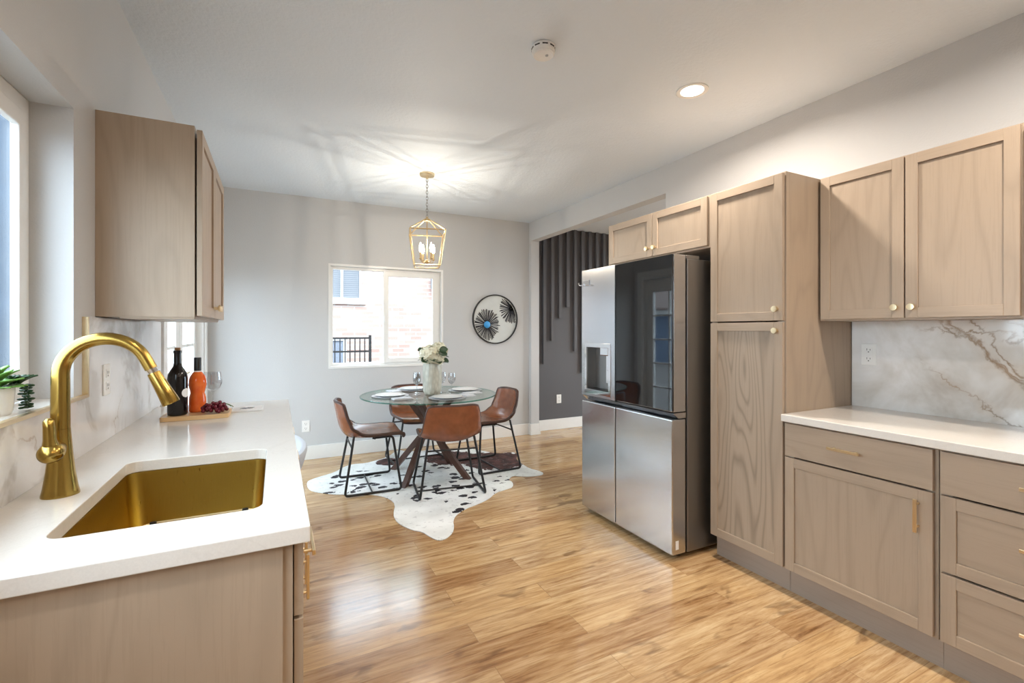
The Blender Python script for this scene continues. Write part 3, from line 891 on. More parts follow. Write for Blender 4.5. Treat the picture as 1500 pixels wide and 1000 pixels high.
obj('drip_tray', boxes((FX0+0.002, FX0+0.078, 2.545, 2.782, 0.8955, 0.908)), M['black'], dd, bevel=0.002)
obj('dispenser_nozzle', boxes((FX0+0.006, FX0+0.06, 2.555, 2.645, 1.150, 1.2145)), M['chrome'], dd, bevel=0.006)
bm = BM(); box(bm, FX0+0.045, FX0+0.055, 2.565, 2.625, 0.955, 1.150); box(bm, FX0+0.035, FX0+0.046, 2.572, 2.60, 1.045, 1.058)
obj('dispenser_paddle', bm, M['chrome'], dd, bevel=0.003)
# small hook stuck on the left door
hk = root('wall_hook', 'small chrome hook stuck near the top of the stainless fridge door', 'hook', (FX0, 2.81, 1.67))
bm = BM(); box(bm, FX0-0.006, FX0-0.0003, 2.755, 2.83, 1.652, 1.69)
obj('plate', bm, M['chrome'], hk, bevel=0.002)
bm = BM(); tube(bm, [(FX0-0.004, 2.745, 1.655), (FX0-0.02, 2.74, 1.652), (FX0-0.034, 2.76, 1.652), (FX0-0.034, 2.83, 1.654), (FX0-0.03, 2.845, 1.662), (FX0-0.028, 2.848, 1.675)], 0.0035, 8)
obj('prong', bm, M['chrome'], hk, smooth=50)

# ---------------------------------------------------------------- ceiling things
def can_light(x, y, label, k=1.0, colour=CAN_COLOR):
    r = root('recessed_light', label, 'ceiling light', (x, y, ZC), group='recessed ceiling lights')
    bm = BM(); lathe(bm, [(0.062, -0.0005), (0.062, -0.004), (0.080, -0.009), (0.087, -0.006), (0.087, -0.0005)], 36, (0, 0, 0))
    obj('trim_ring', bm, M['white'], r, local=True, smooth=40)
    bm = BM(); lathe(bm, [(0.0, -0.0042), (0.0625, -0.0042), (0.0625, -0.001), (0.0, -0.001)], 36)
    obj('diffuser', bm, M['can'], r, local=True)
    d = bpy.data.lights.new('lamp', 'AREA'); d.shape = 'DISK'; d.size = 0.12; d.energy = CAN_POWER*k; d.color = colour; d.spread = R(165)
    l = bpy.data.objects.new('lamp', d); COL.objects.link(l); l.parent = r; l.location = (0, 0, -0.012)
    return r
can_light(2.126, 1.919, 'round recessed ceiling light glowing above the pantry')
for x, y, k in ((2.126, 0.35, 0.8), (0.55, 0.35, 0.38)):
    can_light(x, y, 'round recessed ceiling light over the camera end of the kitchen', k)
for x, y in ((2.1, -1.3), (0.6, -1.3)):  # unseen lamps, added to warm the cabinet sides that face the camera
    can_light(x, y, 'unseen warm recessed ceiling light added behind the camera', 0.45, (1.0, 0.74, 0.48))
for x, y in ((4.0, 1.6), (5.4, 3.6)):
    can_light(x, y, 'round recessed ceiling light in the next room', 1.6)

sd = root('smoke_detector', 'round white smoke detector on the ceiling', 'smoke detector', (1.153, 1.946, ZC))
bm = BM(); lathe(bm, [(0.052, -0.0005), (0.056, -0.003), (0.056, -0.030), (0.053, -0.034), (0.0, -0.034)], 36)
obj('base', bm, M['white'], sd, local=True, smooth=40)
for k in range(9):
    m = Matrix.Rotation(2*PI*k/9 + 0.15, 4, 'Z')
    bm = BM(); box(bm, 0.0535, 0.0568, -0.013, 0.013, -0.0200, -0.0145); bmesh.ops.transform(bm, matrix=m, verts=bm.verts)
    obj('vent_slot', bm, M['slot'], sd, local=True)
bm = BM(); lathe(bm, [(0.050, -0.0341), (0.051, -0.042), (0.047, -0.047), (0.044, -0.0455), (0.0, -0.0475)], 36)
obj('cover', bm, M['white'], sd, local=True, smooth=30)
bm = BM(); lathe(bm, [(0.007, -0.046), (0.007, -0.050), (0.0, -0.0505)], 16, (0.012, -0.012, 0))
obj('test_button', bm, M['charger'], sd, local=True, smooth=40)

# pendant lantern
pl = root('pendant_lantern', 'brass cage lantern with candle bulbs hanging over the table', 'pendant light', (1.18, 3.99, ZC), R(-13.6))
bm = BM(); lathe(bm, [(0.065, -0.0005), (0.066, -0.012), (0.062, -0.020), (0.012, -0.026), (0.010, -0.045), (0.0, -0.046)], 32)
obj('canopy', bm, M['brass'], pl, local=True, smooth=40)
bm = BM(); z = -0.045; i = 0
while z > -0.375:
    ring = []
    for k in range(14):
        a = 2*PI*k/14
        u = 0.0085*math.cos(a); w = 0.017*math.sin(a)
        ring.append((u, 0, z-0.012+w) if i % 2 == 0 else (0, u, z-0.012+w))
    tube(bm, ring, 0.0021, 6, closed=True)
    z -= 0.0265; i += 1
obj('chain', bm, M['steeld'], pl, local=True, smooth=60)
ZT, ZB, ZH = 2.187-ZC, 1.889-ZC, 2.295-ZC
ht, hb, hh = 0.150, 0.108, 0.026
bm = BM()
lathe(bm, [(0.026, ZH-0.012), (0.030, ZH-0.010), (0.030, ZH+0.006), (0.012, ZH+0.012), (0.008, ZH+0.028), (0.0, ZH+0.03)], 20)
obj('hub', bm, M['agedbrass'], pl, local=True, smooth=40)
def sqbar(bm, a, b, w=0.0055):
    a, b = Vector(a), Vector(b); tube(bm, [a, b], w, 4)
bm = BM(); C4 = ((-1,-1),(1,-1),(1,1),(-1,1))
for k in range(4):
    (x, y), (x2, y2) = C4[k], C4[(k+1) % 4]
    sqbar(bm, (x*hh*0.8, y*hh*0.8, ZH), (x*ht, y*ht, ZT)); sqbar(bm, (x*ht, y*ht, ZT), (x*hb, y*hb, ZB))
    sqbar(bm, (x*ht, y*ht, ZT), (x2*ht, y2*ht, ZT)); sqbar(bm, (x*hb, y*hb, ZB), (x2*hb, y2*hb, ZB))
obj('cage', bm, M['agedbrass'], pl, local=True)
zc_ = ZB + 0.045
bm = BM(); bar(bm, (0, 0, ZH-0.01), (0, 0, zc_), 0.0045)
lathe(bm, [(0.0, zc_-0.03), (0.008, zc_-0.026), (0.011, zc_-0.018), (0.018, zc_-0.010), (0.018, zc_+0.008), (0.008, zc_+0.014)], 20)
obj('stem', bm, M['agedbrass'], pl, local=True, smooth=40)
for k in range(4):
    a = R(30 + 90*k); cx, cy = 0.066*math.cos(a), 0.066*math.sin(a)
    bm = BM(); tube(bm, [(0.015*math.cos(a), 0.015*math.sin(a), zc_), (cx*0.55, cy*0.55, zc_-0.016), (cx*0.9, cy*0.9, zc_-0.008), (cx, cy, zc_+0.012)], 0.004, 8)
    lathe(bm, [(0.004, zc_+0.008), (0.015, zc_+0.014), (0.015, zc_+0.018), (0.0085, zc_+0.019), (0.0085, zc_+0.072), (0.0, zc_+0.072)], 14, (cx, cy, 0))
    arm = obj('candle_arm', bm, M['agedbrass'], pl, local=True, smooth=40)
    bm = BM(); lathe(bm, [(0.007, zc_+0.0725), (0.012, zc_+0.088), (0.0145, zc_+0.104), (0.012, zc_+0.124), (0.006, zc_+0.142), (0.0, zc_+0.156)], 16, (cx, cy, 0))
    obj('bulb', bm, M['bulb'], arm, local=True, smooth=60)
    d = bpy.data.lights.new('bulb_light', 'POINT'); d.energy = BULB_POWER; d.color = (1.0, 0.88, 0.72); d.shadow_soft_size = 0.002
    l = bpy.data.objects.new('bulb_light', d); COL.objects.link(l); l.parent = pl; l.location = (cx*1.0, cy*1.0, zc_+0.168)

# ---------------------------------------------------------------- round wall art
ra = root('wall_art', 'round black-framed wall art with dark spiky bursts and a blue centre', 'wall art', (2.404, YB, 1.465))
bm = BM(); lathe(bm, [(0.290, -0.001), (0.303, -0.001), (0.303, -0.028), (0.290, -0.028), (0.290, -0.001)], 64, axis='Y', open_=True)
obj('frame', bm, M['blackmetal'], ra, local=True, smooth=30)
bm = BM(); lathe(bm, [(0.0, -0.010), (0.2905, -0.010), (0.2905, -0.0015), (0.0, -0.0015)], 64, axis='Y')
obj('canvas', bm, M['artbg'], ra, local=True)
def burst(cx, cz, r0, r1, n, squash=0.85):
    bm = BM()
    for k in range(n):
        a = 2*PI*k/n + random.uniform(-0.05, 0.05); r = r1*random.uniform(0.84, 1.0)
        ca, sa = math.cos(a), math.sin(a)
        while r > r0 and (cx+r*ca*squash)**2 + (cz+r*sa)**2 > 0.280**2: r -= 0.004
        if r < r0 + 0.01 or (cx+r0*ca*squash)**2 + (cz+r0*sa)**2 > 0.280**2: continue
        p = [(r0*ca, r0*sa), (r*ca, r*sa)]
        w0, w1 = 0.0022, 0.0046
        q = [(p[0][0]-w0*sa, p[0][1]+w0*ca), (p[0][0]+w0*sa, p[0][1]-w0*ca), (p[1][0]+w1*sa, p[1][1]-w1*ca), (p[1][0]-w1*sa, p[1][1]+w1*ca)]
        q = [(cx+x*squash, cz+y) for x, y in q]
        if any(x*x+z*z > 0.286**2 for x, z in q): continue
        sheet(bm, q, [], -0.013, -0.0102, XZ)
    return obj('burst', bm, M['artink'], ra, local=True)
burst(-0.110, -0.068, 0.042, 0.205, 72)
burst(0.215, 0.135, 0.004, 0.190, 64)
bm = BM(); lathe(bm, [(0.0, -0.022), (0.030, -0.020), (0.047, -0.0102)], 28, (-0.110, 0, -0.068), axis='Y')
obj('centre_disc', bm, M['artblue'], ra, local=True, smooth=60, label='blue glass disc')

# ---------------------------------------------------------------- cowhide rug
px = [(70,655),(78,690),(105,705),(165,715),(230,722),(330,720),(420,722),(480,730),(525,748),(552,775),(540,830),(552,860),(575,884),(640,915),(700,925),(728,945),(770,968),(800,972),(832,960),(864,930),(872,900),(866,865),(880,835),(930,800),(1010,770),(1060,745),(1095,712),(1150,695),(1192,680),(1190,655),(1165,640),(1190,618),(1230,622),(1280,624),(1340,618),(1360,606),(1330,592),(1280,580),(1240,555),(1205,528),(1218,505),(1190,490),(1100,500),(1000,478),(920,466),(850,480),(780,476),(700,484),(620,488),(565,478),(535,500),(505,520),(440,538),(390,552),(320,556),(270,572),(225,600),(150,622),(95,640)]
th = R(26.8)
def floor_pt(x, y, z=0.0):
    u, v = 430 + x*0.27, 530 + y*0.27
    D = 683*(1.325-z)/(v-484); r = (u-750)/683*D
    return (r*math.cos(th)+D*math.sin(th), -r*math.sin(th)+D*math.cos(th))
out = [floor_pt(*p) for p in px]
def smooth_loop(p, it=2):
    for _ in range(it):
        q = []
        for i in range(len(p)):
            a, b = p[i], p[(i+1) % len(p)]
            q += [(a[0]*0.75+b[0]*0.25, a[1]*0.75+b[1]*0.25), (a[0]*0.25+b[0]*0.75, a[1]*0.25+b[1]*0.75)]
        p = q
    return p
bm = BM(); sheet(bm, smooth_loop(out, 1), [], 0.0005, 0.006)
tag(obj('cowhide_rug', bm, M['hide'], bevel=0.002), 'white and brown spotted cowhide rug under the dining table', 'rug')

# ---------------------------------------------------------------- dining table
TX, TY, TZ = 1.257, 4.178, 0.745
tb = root('dining_table', 'round glass dining table on crossed dark walnut legs', 'table', (TX, TY, 0.006))
RZ0 = 0.006
bm = BM(); lathe(bm, [(0.0, TZ-0.012-RZ0), (0.608, TZ-0.012-RZ0), (0.608, TZ-RZ0), (0.0, TZ-RZ0)], 96)
obj('glass_top', bm, M['tableglass'], tb, local=True)
bm = BM(); lathe(bm, [(0.608, TZ-0.012-RZ0), (0.6125, TZ-0.010-RZ0), (0.6125, TZ-0.002-RZ0), (0.608, TZ-RZ0)], 96, open_=True)
obj('glass_rim', bm, M['glassedge'], tb, local=True, smooth=60)
def leg_bm(foot, top, w=0.030, d=0.022):
    bm = BM(); f, t = Vector(foot), Vector(top)
    dirv = (t - f); dirv.z = 0; dirv.normalize(); sd = Vector((-dirv.y, dirv.x, 0))
    lo = [f + dirv*a*w + sd*b*d for a, b in ((-1,-1),(1,-1),(1,1),(-1,1))]
    hi = [t + dirv*a*w + sd*b*d for a, b in ((-1,-1),(1,-1),(1,1),(-1,1))]
    v0 = [bm.verts.new(p) for p in lo]; v1 = [bm.verts.new(p) for p in hi]
    bm.faces.new(v0[::-1]); bm.faces.new(v1)
    for k in range(4): bm.faces.new((v0[k], v0[(k+1)%4], v1[(k+1)%4], v1[k]))
    return bm
for k, (sx, sy) in enumerate(((-1,-1),(1,-1),(1,1),(-1,1))):
    off = Vector((sy, -sx, 0))*0.016
    obj('leg', leg_bm((sx*0.278+off.x, sy*0.278+off.y, 0.0), (-sx*0.165+off.x, -sy*0.165+off.y, TZ-0.0205-RZ0)), M['walnut'], tb, local=True, bevel=0.002)
for sx, sy in ((-1,-1),(1,-1),(1,1),(-1,1)):
    off = Vector((sy, -sx, 0))*0.016
    bm = BM(); lathe(bm, [(0.024, TZ-0.0200-RZ0), (0.024, TZ-0.0125-RZ0)], 20, (-sx*0.165+off.x, -sy*0.165+off.y, 0))
    obj('glass_mount', bm, M['chrome'], tb, local=True)

# ---------------------------------------------------------------- dining chairs
def catmull(pts, n):
    out = []
    P_ = [pts[0]] + list(pts) + [pts[-1]]
    for i in range(1, len(P_)-2):
        p0, p1, p2, p3 = (Vector(P_[j]) for j in (i-1, i, i+1, i+2))
        for k in range(n):
            t = k/n
            out.append(0.5*((2*p1) + (p2-p0)*t + (2*p0-5*p1+4*p2-p3)*t*t + (3*p1-p0-3*p2+p3)*t**3))
    out.append(Vector(pts[-1]))
    return out
def make_chair():
    r = root('dining_chair', 'x', 'chair', (0, 0, 0), group='cognac bucket dining chairs')
    prof = [(0.262, 0.418, 0.205), (0.240, 0.442, 0.222), (0.16, 0.450, 0.232), (0.03, 0.444, 0.236), (-0.10, 0.436, 0.236), (-0.175, 0.448, 0.234), (-0.222, 0.500, 0.229), (-0.246, 0.580, 0.220), (-0.262, 0.660, 0.208), (-0.274, 0.728, 0.192)]
    pr = catmull(prof, 4); n = len(pr); NU = 16
    grid = []
    for i, p in enumerate(pr):
        s = i/(n-1)
        bend = math.exp(-((s-0.58)/0.16)**2)
        back = min(1, max(0, (s-0.55)/0.2))
        row = []
        for k in range(NU+1):
            u = -1 + 2*k/NU; e = abs(u)**2.4
            lift = (0.016 + 0.045*bend)*e*(1-back*0.8)
            fwd = (0.050*back + 0.045*bend)*e
            corner = 0.016*(abs(u)**6)*max(0, (s-0.9)/0.1)
            fc = 0.012*(abs(u)**6)*max(0, (0.08-s)/0.08)
            row.append(Vector((u*p.z, p.x + fwd - fc, p.y + lift - corner)))
        grid.append(row)
    def shell(off):
        return grid
    bm = BM()
    V = [[bm.verts.new(q) for q in row] for row in grid]
    for i in range(n-1):
        for k in range(NU):
            bm.faces.new((V[i][k], V[i][k+1], V[i+1][k+1], V[i+1][k]))
    o = obj('seat_shell', bm, M['leather'], r, local=True, smooth=60)
    sm = o.modifiers.new('thick', 'SOLIDIFY'); sm.thickness = 0.026; sm.offset = 0.0
    bv = o.modifiers.new('round', 'BEVEL'); bv.width = 0.008; bv.segments = 2; bv.limit_method = 'ANGLE'; bv.angle_limit = R(50)
    edge = [grid[0][k] for k in range(NU+1)] + [grid[i][NU] for i in range(1, n)] + [grid[n-1][k] for k in range(NU-1, -1, -1)] + [grid[i][0] for i in range(n-2, 0, -1)]
    ctr = Vector((0, 0, 0))
    bm = BM(); tube(bm, edge, 0.0145, 6, closed=True)
    obj('piping', bm, M['piping'], o, local=True, smooth=60)
    for s in (-1, 1):
        fillet = []
        A = Vector((s*0.185, 0.165, 0.437)); B = Vector((s*0.262, 0.222, 0.0095)); Cc = Vector((s*0.262, -0.222, 0.0095)); D_ = Vector((s*0.185, -0.145, 0.460))
        def rnd(p, q, w, rr=0.03, m=5):
            a = (p-q).normalized()*rr; b = (w-q).normalized()*rr
            return [q + a*(1-t)**2 + b*t*t for t in [k/m for k in range(m+1)]]
        pts = [Vector((s*0.185, 0.0, 0.434))] + rnd(Vector((s*0.185, 0.0, 0.434)), A, B) + rnd(A, B, Cc) + rnd(B, Cc, D_) + [D_]
        bm = BM(); tube(bm, pts, 0.0100, 10)
        obj('leg', bm, M['blackmetal'], r, local=True, smooth=60, label='black metal sled leg')
    zt = 0.365; f = (0.424-zt)/(0.424-0.0095); xx = 0.185 + (0.262-0.185)*f; yy = -0.150 - 0.072*f
    for a_, b_, q_ in (((-xx, yy, zt), (xx, yy, zt), 0.007), ((-0.262, -0.01, 0.0095), (0.262, -0.01, 0.0095), 0.0065), ((-0.185, 0.02, 0.4265), (0.185, 0.02, 0.4265), 0.007)):
        bm = BM(); bar(bm, a_, b_, q_)
        obj('stretcher', bm, M['blackmetal'], r, local=True, smooth=60)
    return r
ch0 = make_chair()
CH = [((0.712, 4.130, 0.006), -PI/2 - R(2), 'cognac bucket chair left of the glass table, facing right'),
      ((1.852, 4.195, 0.006), PI/2 + R(3), 'cognac bucket chair right of the glass table, facing left'),
      ((1.280, 3.712, 0.006), R(-8.5), 'cognac bucket chair nearest the kitchen, back turned to the camera'),
      ((1.290, 4.740, 0.006), PI + R(2), 'cognac bucket chair behind the table by the window wall')]
for i, (l, a, lab) in enumerate(CH):
    if i == 0:
        ch0.location = l; ch0.rotation_euler = (0, 0, a); ch0['label'] = lab
    else:
        dup(ch0, l, a, lab)

# ---------------------------------------------------------------- table setting
spots = [((-0.36, -0.02), 'left'), ((0.05, -0.36), 'front'), ((0.37, 0.05), 'right'), ((-0.06, 0.35), 'back')]
wh = {'left': 'before the left chair', 'front': 'before the chair nearest the kitchen', 'right': 'before the right chair', 'back': 'before the far chair by the window'}
def charger_bm():
    bm = BM(); lathe(bm, [(0.0, 0.0005), (0.11, 0.0005), (0.158, 0.006), (0.160, 0.008), (0.155, 0.009), (0.108, 0.0042), (0.0, 0.0042)], 48); return bm
def plate_bm():
    bm = BM(); lathe(bm, [(0.0, 0.0), (0.075, 0.0), (0.085, 0.004), (0.128, 0.013), (0.130, 0.015), (0.127, 0.0165), (0.084, 0.008), (0.0, 0.007)], 48); return bm
c0 = p0 = n0 = None
for (dx_, dy_), w in spots:
    lc = (TX+dx_, TY+dy_, TZ)
    if c0 is None:
        c0 = tag(obj('charger_plate', charger_bm(), M['charger'], smooth=40), None, 'plate', 'grey charger plates')
        p0 = tag(obj('dinner_plate', plate_bm(), M['china'], smooth=40), None, 'plate', 'white dinner plates')
        bm = BM()
        sheet(bm, rrect(-0.05, 0.05, -0.085, 0.085, 0.006, 3), [], 0.0, 0.006)
        sheet(bm, rrect(-0.046, 0.046, -0.080, 0.078, 0.006, 3), [], 0.0062, 0.011)
        n0 = tag(obj('napkin', bm, M['linen'], bevel=0.002), None, 'napkin', 'folded napkins')
        a, b, c = c0, p0, n0
    else:
        a, b, c = c0.copy(), p0.copy(), n0.copy()
        for q in (a, b, c): COL.objects.link(q)
    a.location = lc; b.location = (lc[0], lc[1], lc[2]+0.0045)
    an = math.atan2(dy_, dx_)
    tx, ty = -math.sin(an)*0.215, math.cos(an)*0.215
    if w in ('right', 'front'): tx, ty = (-tx, -ty) if w == 'right' else (tx, ty)
    c.location = (lc[0]+tx*1.0 - dx_*0.12, lc[1]+ty*1.0 - dy_*0.12, lc[2]+0.0005); c.rotation_euler = (0, 0, an + PI/2)
    a['label'] = 'flat grey charger under the white plate ' + wh[w]
    b['label'] = 'white dinner plate ' + wh[w]
    c['label'] = 'folded grey napkin beside the plate ' + wh[w]

def goblet_profile(h=0.19, rb=0.036, rf=0.034):
    o = [(0.0, 0.0), (rf, 0.0), (rf, 0.002), (0.010, 0.005), (0.0042, 0.012), (0.0038, h*0.42), (0.010, h*0.46), (rb*0.78, h*0.56), (rb, h*0.70), (rb*0.97, h*0.84), (rb*0.86, h)]
    i = [(rb*0.86-0.0015, h), (rb*0.97-0.0016, h*0.84), (rb-0.0018, h*0.70), (rb*0.76, h*0.575), (0.008, h*0.49), (0.0, h*0.48)]
    return o + i
g0 = None
for (dx_, dy_), lab in (((-0.125, -0.03), 'stemmed glass left of the vase, nearer the kitchen'), ((-0.085, 0.115), 'stemmed glass left of the vase, nearer the window'),
                        ((0.135, 0.03), 'stemmed glass just right of the vase'), ((0.185, -0.09), 'outer stemmed glass right of the vase')):
    if g0 is None:
        bm = BM(); lathe(bm, goblet_profile(), 28); g = g0 = tag(obj('stemmed_glass', bm, M['glassware'], smooth=50), None, 'glass', 'stemmed glasses on the dining table')
    else:
        g = g0.copy(); COL.objects.link(g)
    g.location = (TX+dx_, TY+dy_, TZ); g['label'] = lab

# vase and hydrangeas
VX, VY = TX+0.010, TY-0.06
bm = BM(); lathe(bm, [(0.0, 0.0), (0.062, 0.0), (0.072, 0.010), (0.082, 0.035), (0.086, 0.09), (0.086, 0.24), (0.083, 0.275), (0.080, 0.283), (0.076, 0.280), (0.078, 0.24), (0.078, 0.06), (0.0, 0.03)], 48)
v = obj('vase', bm, M['vase'], smooth=50); v.location = (VX, VY, TZ)
tag(v, 'tall cream ribbed ceramic vase at the table centre', 'vase')
def floret(bm, c, nrm, size):
    nrm = nrm.normalized()
    t = nrm.orthogonal().normalized(); b = nrm.cross(t)
    a0 = random.uniform(0, PI)
    cv = bm.verts.new(c)
    for k in range(4):
        a = a0 + k*PI/2
        d_ = t*math.cos(a) + b*math.sin(a); e_ = nrm.cross(d_)
        p1 = bm.verts.new(c + d_*size*0.55 + e_*size*0.42 + nrm*size*0.12)
        p2 = bm.verts.new(c + d_*size*1.0 + nrm*size*0.16)
        p3 = bm.verts.new(c + d_*size*0.55 - e_*size*0.42 + nrm*size*0.12)
        bm.faces.new((cv, p1, p2, p3))
def leaf(bm, base, tip, nrm, w):
    base, tip, nrm = Vector(base), Vector(tip), Vector(nrm).normalized()
    ax = tip-base; side = ax.cross(nrm).normalized()
    rows = []
    for i in range(7):
        t = i/6; ww = w*math.sin(PI*min(1, t*0.92+0.06))**0.8 * (1 if i < 6 else 0.05)
        c = base + ax*t - nrm*0.25*ax.length*t*t
        rows.append([bm.verts.new(c - side*ww + nrm*ww*0.25), bm.verts.new(c), bm.verts.new(c + side*ww + nrm*ww*0.25)])
    for a, b in zip(rows[:-1], rows[1:]):
        for k in range(2): bm.faces.new((a[k], a[k+1], b[k+1], b[k]))
heads = [((-0.045, -0.055, 0.365), 0.078, 'cream hydrangea bloom in the vase, lower left of the three'), ((0.060, 0.005, 0.390), 0.074, 'cream hydrangea bloom in the vase, topmost on the right'), ((0.035, -0.045, 0.335), 0.062, 'small cream hydrangea bloom in the vase, lowest at the rim')]
for (hx, hy, hz), hr, lab in heads:
    r = root('hydrangea', lab, 'flower', (VX, VY, TZ+0.032), group='hydrangeas in the vase')
    zo = -0.032
    bm = BM(); N = 130
    for k in range(N):
        y = 1-2*(k+0.5)/N; q = math.sqrt(1-y*y); a = k*2.39996
        n_ = Vector((q*math.cos(a), q*math.sin(a), y))
        floret(bm, Vector((hx, hy, hz+zo)) + n_*hr*random.uniform(0.82, 1.10), n_ + Vector((random.uniform(-.5,.5), random.uniform(-.5,.5), random.uniform(-.5,.5))), hr*0.30)
    lathe(bm, [(0.0, -hr*0.75), (hr*0.53, -hr*0.53), (hr*0.75, 0), (hr*0.53, hr*0.53), (0, hr*0.75)], 14, (hx, hy, hz+zo))
    hd = obj('bloom', bm, M['petal'], r, local=True, recalc=False)
    bm = BM(); tube(bm, [(hx*0.3, hy*0.3, 0.003), (hx*0.6, hy*0.6, 0.2), (hx*0.9, hy*0.9, hz+zo-hr*0.7)], 0.004, 8)
    obj('stem', bm, M['stemg'], r, local=True, smooth=60)
    for k in range(3):
        a = math.atan2(hy, hx) + (k-1)*1.0 + (0.3 if hx > 0 else -0.3)
        c, s = math.cos(a), math.sin(a)
        bm = BM(); leaf(bm, (hx*0.8, hy*0.8, hz+zo-hr*0.6), (hx*0.8+c*0.115, hy*0.8+s*0.115, hz+zo-hr*0.35), (0, 0, 1), 0.036)
        obj('leaf', bm, M['leafd'], r, local=True, smooth=60, recalc=False)
for (ba, ti, w_), hn in ((((-0.055, -0.075, 0.335), (-0.140, -0.120, 0.318), 0.036), 'hydrangea'), (((-0.085, 0.0, 0.42), (-0.150, -0.05, 0.405), 0.020), 'hydrangea'),
                        (((0.030, -0.115, 0.405), (0.105, -0.130, 0.420), 0.030), 'hydrangea.001'), (((0.020, -0.120, 0.385), (0.100, -0.135, 0.372), 0.026), 'hydrangea.001'), (((0.075, -0.07, 0.325), (0.120, -0.11, 0.300), 0.022), 'hydrangea.002')):
    bm = BM(); leaf(bm, (ba[0], ba[1], ba[2]-0.032), (ti[0], ti[1], ti[2]-0.032), (-0.35, -1, 0.35), w_)
    obj('leaf', bm, M['leafd'], bpy.data.objects[hn], local=True, smooth=60, recalc=False)

# ---------------------------------------------------------------- things on the left worktop
ZK = 0.908
bm = BM(); sheet(bm, rrect(-0.475, -0.205, 2.605, 2.80, 0.015, 4), [], ZK+0.0005, ZK+0.020)
tag(obj('cutting_board', bm, M['board'], bevel=0.004), 'small pale wooden cutting board under the bottles', 'cutting board')
ZBd = ZK+0.0205
wb = root('wine_bottle', 'dark wine bottle with a cork, standing on the wooden board', 'bottle', (-0.415, 2.665, ZBd))
bm = BM(); lathe(bm, [(0.0, 0.004), (0.034, 0.0), (0.0395, 0.005), (0.0405, 0.02), (0.0405, 0.170), (0.038, 0.192), (0.028, 0.212), (0.018, 0.228), (0.0148, 0.245), (0.0145, 0.290), (0.0165, 0.291), (0.0165, 0.302), (0.012, 0.304), (0.0, 0.304)], 32)
obj('glass_body', bm, M['wine'], wb, local=True, smooth=40)
bm = BM(); lathe(bm, [(0.0115, 0.3045), (0.0118, 0.316), (0.0, 0.3165)], 18)
obj('cork', bm, M['cork'], wb, local=True, smooth=40)
def label_patch(rad, cz, hr, a0):
    bm = BM(); c = None; n = 28; rg = []
    for k in range(n):
        t = 2*PI*k/n; a = a0 + hr*math.cos(t)/rad
        rg.append(bm.verts.new((rad*math.cos(a), rad*math.sin(a), cz+hr*math.sin(t))))
    rows = 8
    bm.free(); bm = BM()
    G = []
    for i in range(rows+1):
        t = -1 + 2*i/rows; hw = math.sqrt(max(0, 1-t*t)) + 0.001
        G.append([bm.verts.new((rad*math.cos(a0+hr*hw*s/rad), rad*math.sin(a0+hr*hw*s/rad), cz+hr*t)) for s in (-1, -0.5, 0, 0.5, 1)])
    for a, b in zip(G[:-1], G[1:]):
        for k in range(4): bm.faces.new((a[k], a[k+1], b[k+1], b[k]))
    return bm
obj('round_label', label_patch(0.0410, 0.105, 0.022, R(-28)), M['paper'], wb, local=True, smooth=60, label='round white label')
rb = root('rose_bottle', 'orange rosé bottle with a black cap, standing on the wooden board', 'bottle', (-0.345, 2.735, ZBd))
bm = BM(); lathe(bm, [(0.0, 0.004), (0.030, 0.0), (0.036, 0.006), (0.037, 0.02), (0.036, 0.045), (0.0350, 0.072), (0.0295, 0.092), (0.0330, 0.110), (0.037, 0.130), (0.0365, 0.150), (0.032, 0.172), (0.022, 0.188), (0.0155, 0.196), (0.0150, 0.206)], 32)
obj('glass_body', bm, M['rose'], rb, local=True, smooth=60)
bm = BM(); lathe(bm, [(0.0158, 0.2005), (0.0158, 0.262), (0.0145, 0.265), (0.0, 0.265)], 24)
obj('cap', bm, M['foil'], rb, local=True, smooth=40)
obj('neck_band', (lambda b: (lathe(b, [(0.0164, 0.194), (0.0164, 0.200)], 24), b)[1])(BM()), M['paper'], rb, local=True)
bm = BM(); lathe(bm, goblet_profile(0.195, 0.044, 0.038), 32)
g = tag(obj('wine_glass', bm, M['glassware'], smooth=50), 'empty stemmed wine glass behind the grapes on the counter', 'glass')
g.location = (-0.305, 2.96, ZK)
gp = root('grape_bunch', 'bunch of red grapes on the right end of the wooden board', 'grapes', (-0.265, 2.655, ZBd))
cnt = 0; ps = []
while len(ps) < 46 and cnt < 6000:
    cnt += 1
    x = random.uniform(-0.055, 0.05); y = random.uniform(-0.035, 0.04); z = random.uniform(0.0095, 0.052)
    lim = 1 - (x/0.06)**2 - (y/0.046)**2
    if lim < 0 or z > 0.012 + 0.050*lim: continue
    if any((x-a)**2+(y-b)**2+(z-c)**2 < 0.0140**2 for a, b, c in ps): continue
    ps.append((x, y, z))
bmg = BM(); bmesh.ops.create_uvsphere(bmg, u_segments=12, v_segments=8, radius=0.0092)
gr0 = obj('grape', bmg, M['grape'], gp, local=True, smooth=80)
gr0.location = ps[0]
for p in ps[1:]:
    q = gr0.copy(); COL.objects.link(q); q.location = p
bm = BM(); tube(bm, [(0.01, 0.0, 0.045), (0.035, 0.006, 0.044), (0.058, 0.012, 0.034), (0.066, 0.014, 0.026)], 0.0025, 6)
obj('stalk', bm, M['stemg'], gp, local=True, smooth=60)
bm = BM(); leaf(bm, (0.045, 0.012, 0.036), (0.078, 0.03, 0.026), (0.2, 0, 1), 0.014)
obj('leaf', bm, M['leafl'], gp, local=True, recalc=False)
cd = root('greeting_card', 'flat white card with a dark scribble, right of the cutting board', 'card', (-0.135, 2.83, ZK))
obj('card', boxes((-0.072, 0.072, -0.075, 0.075, 0.0005, 0.007)), M['paper'], cd, local=True, bevel=0.001)
bm = BM()
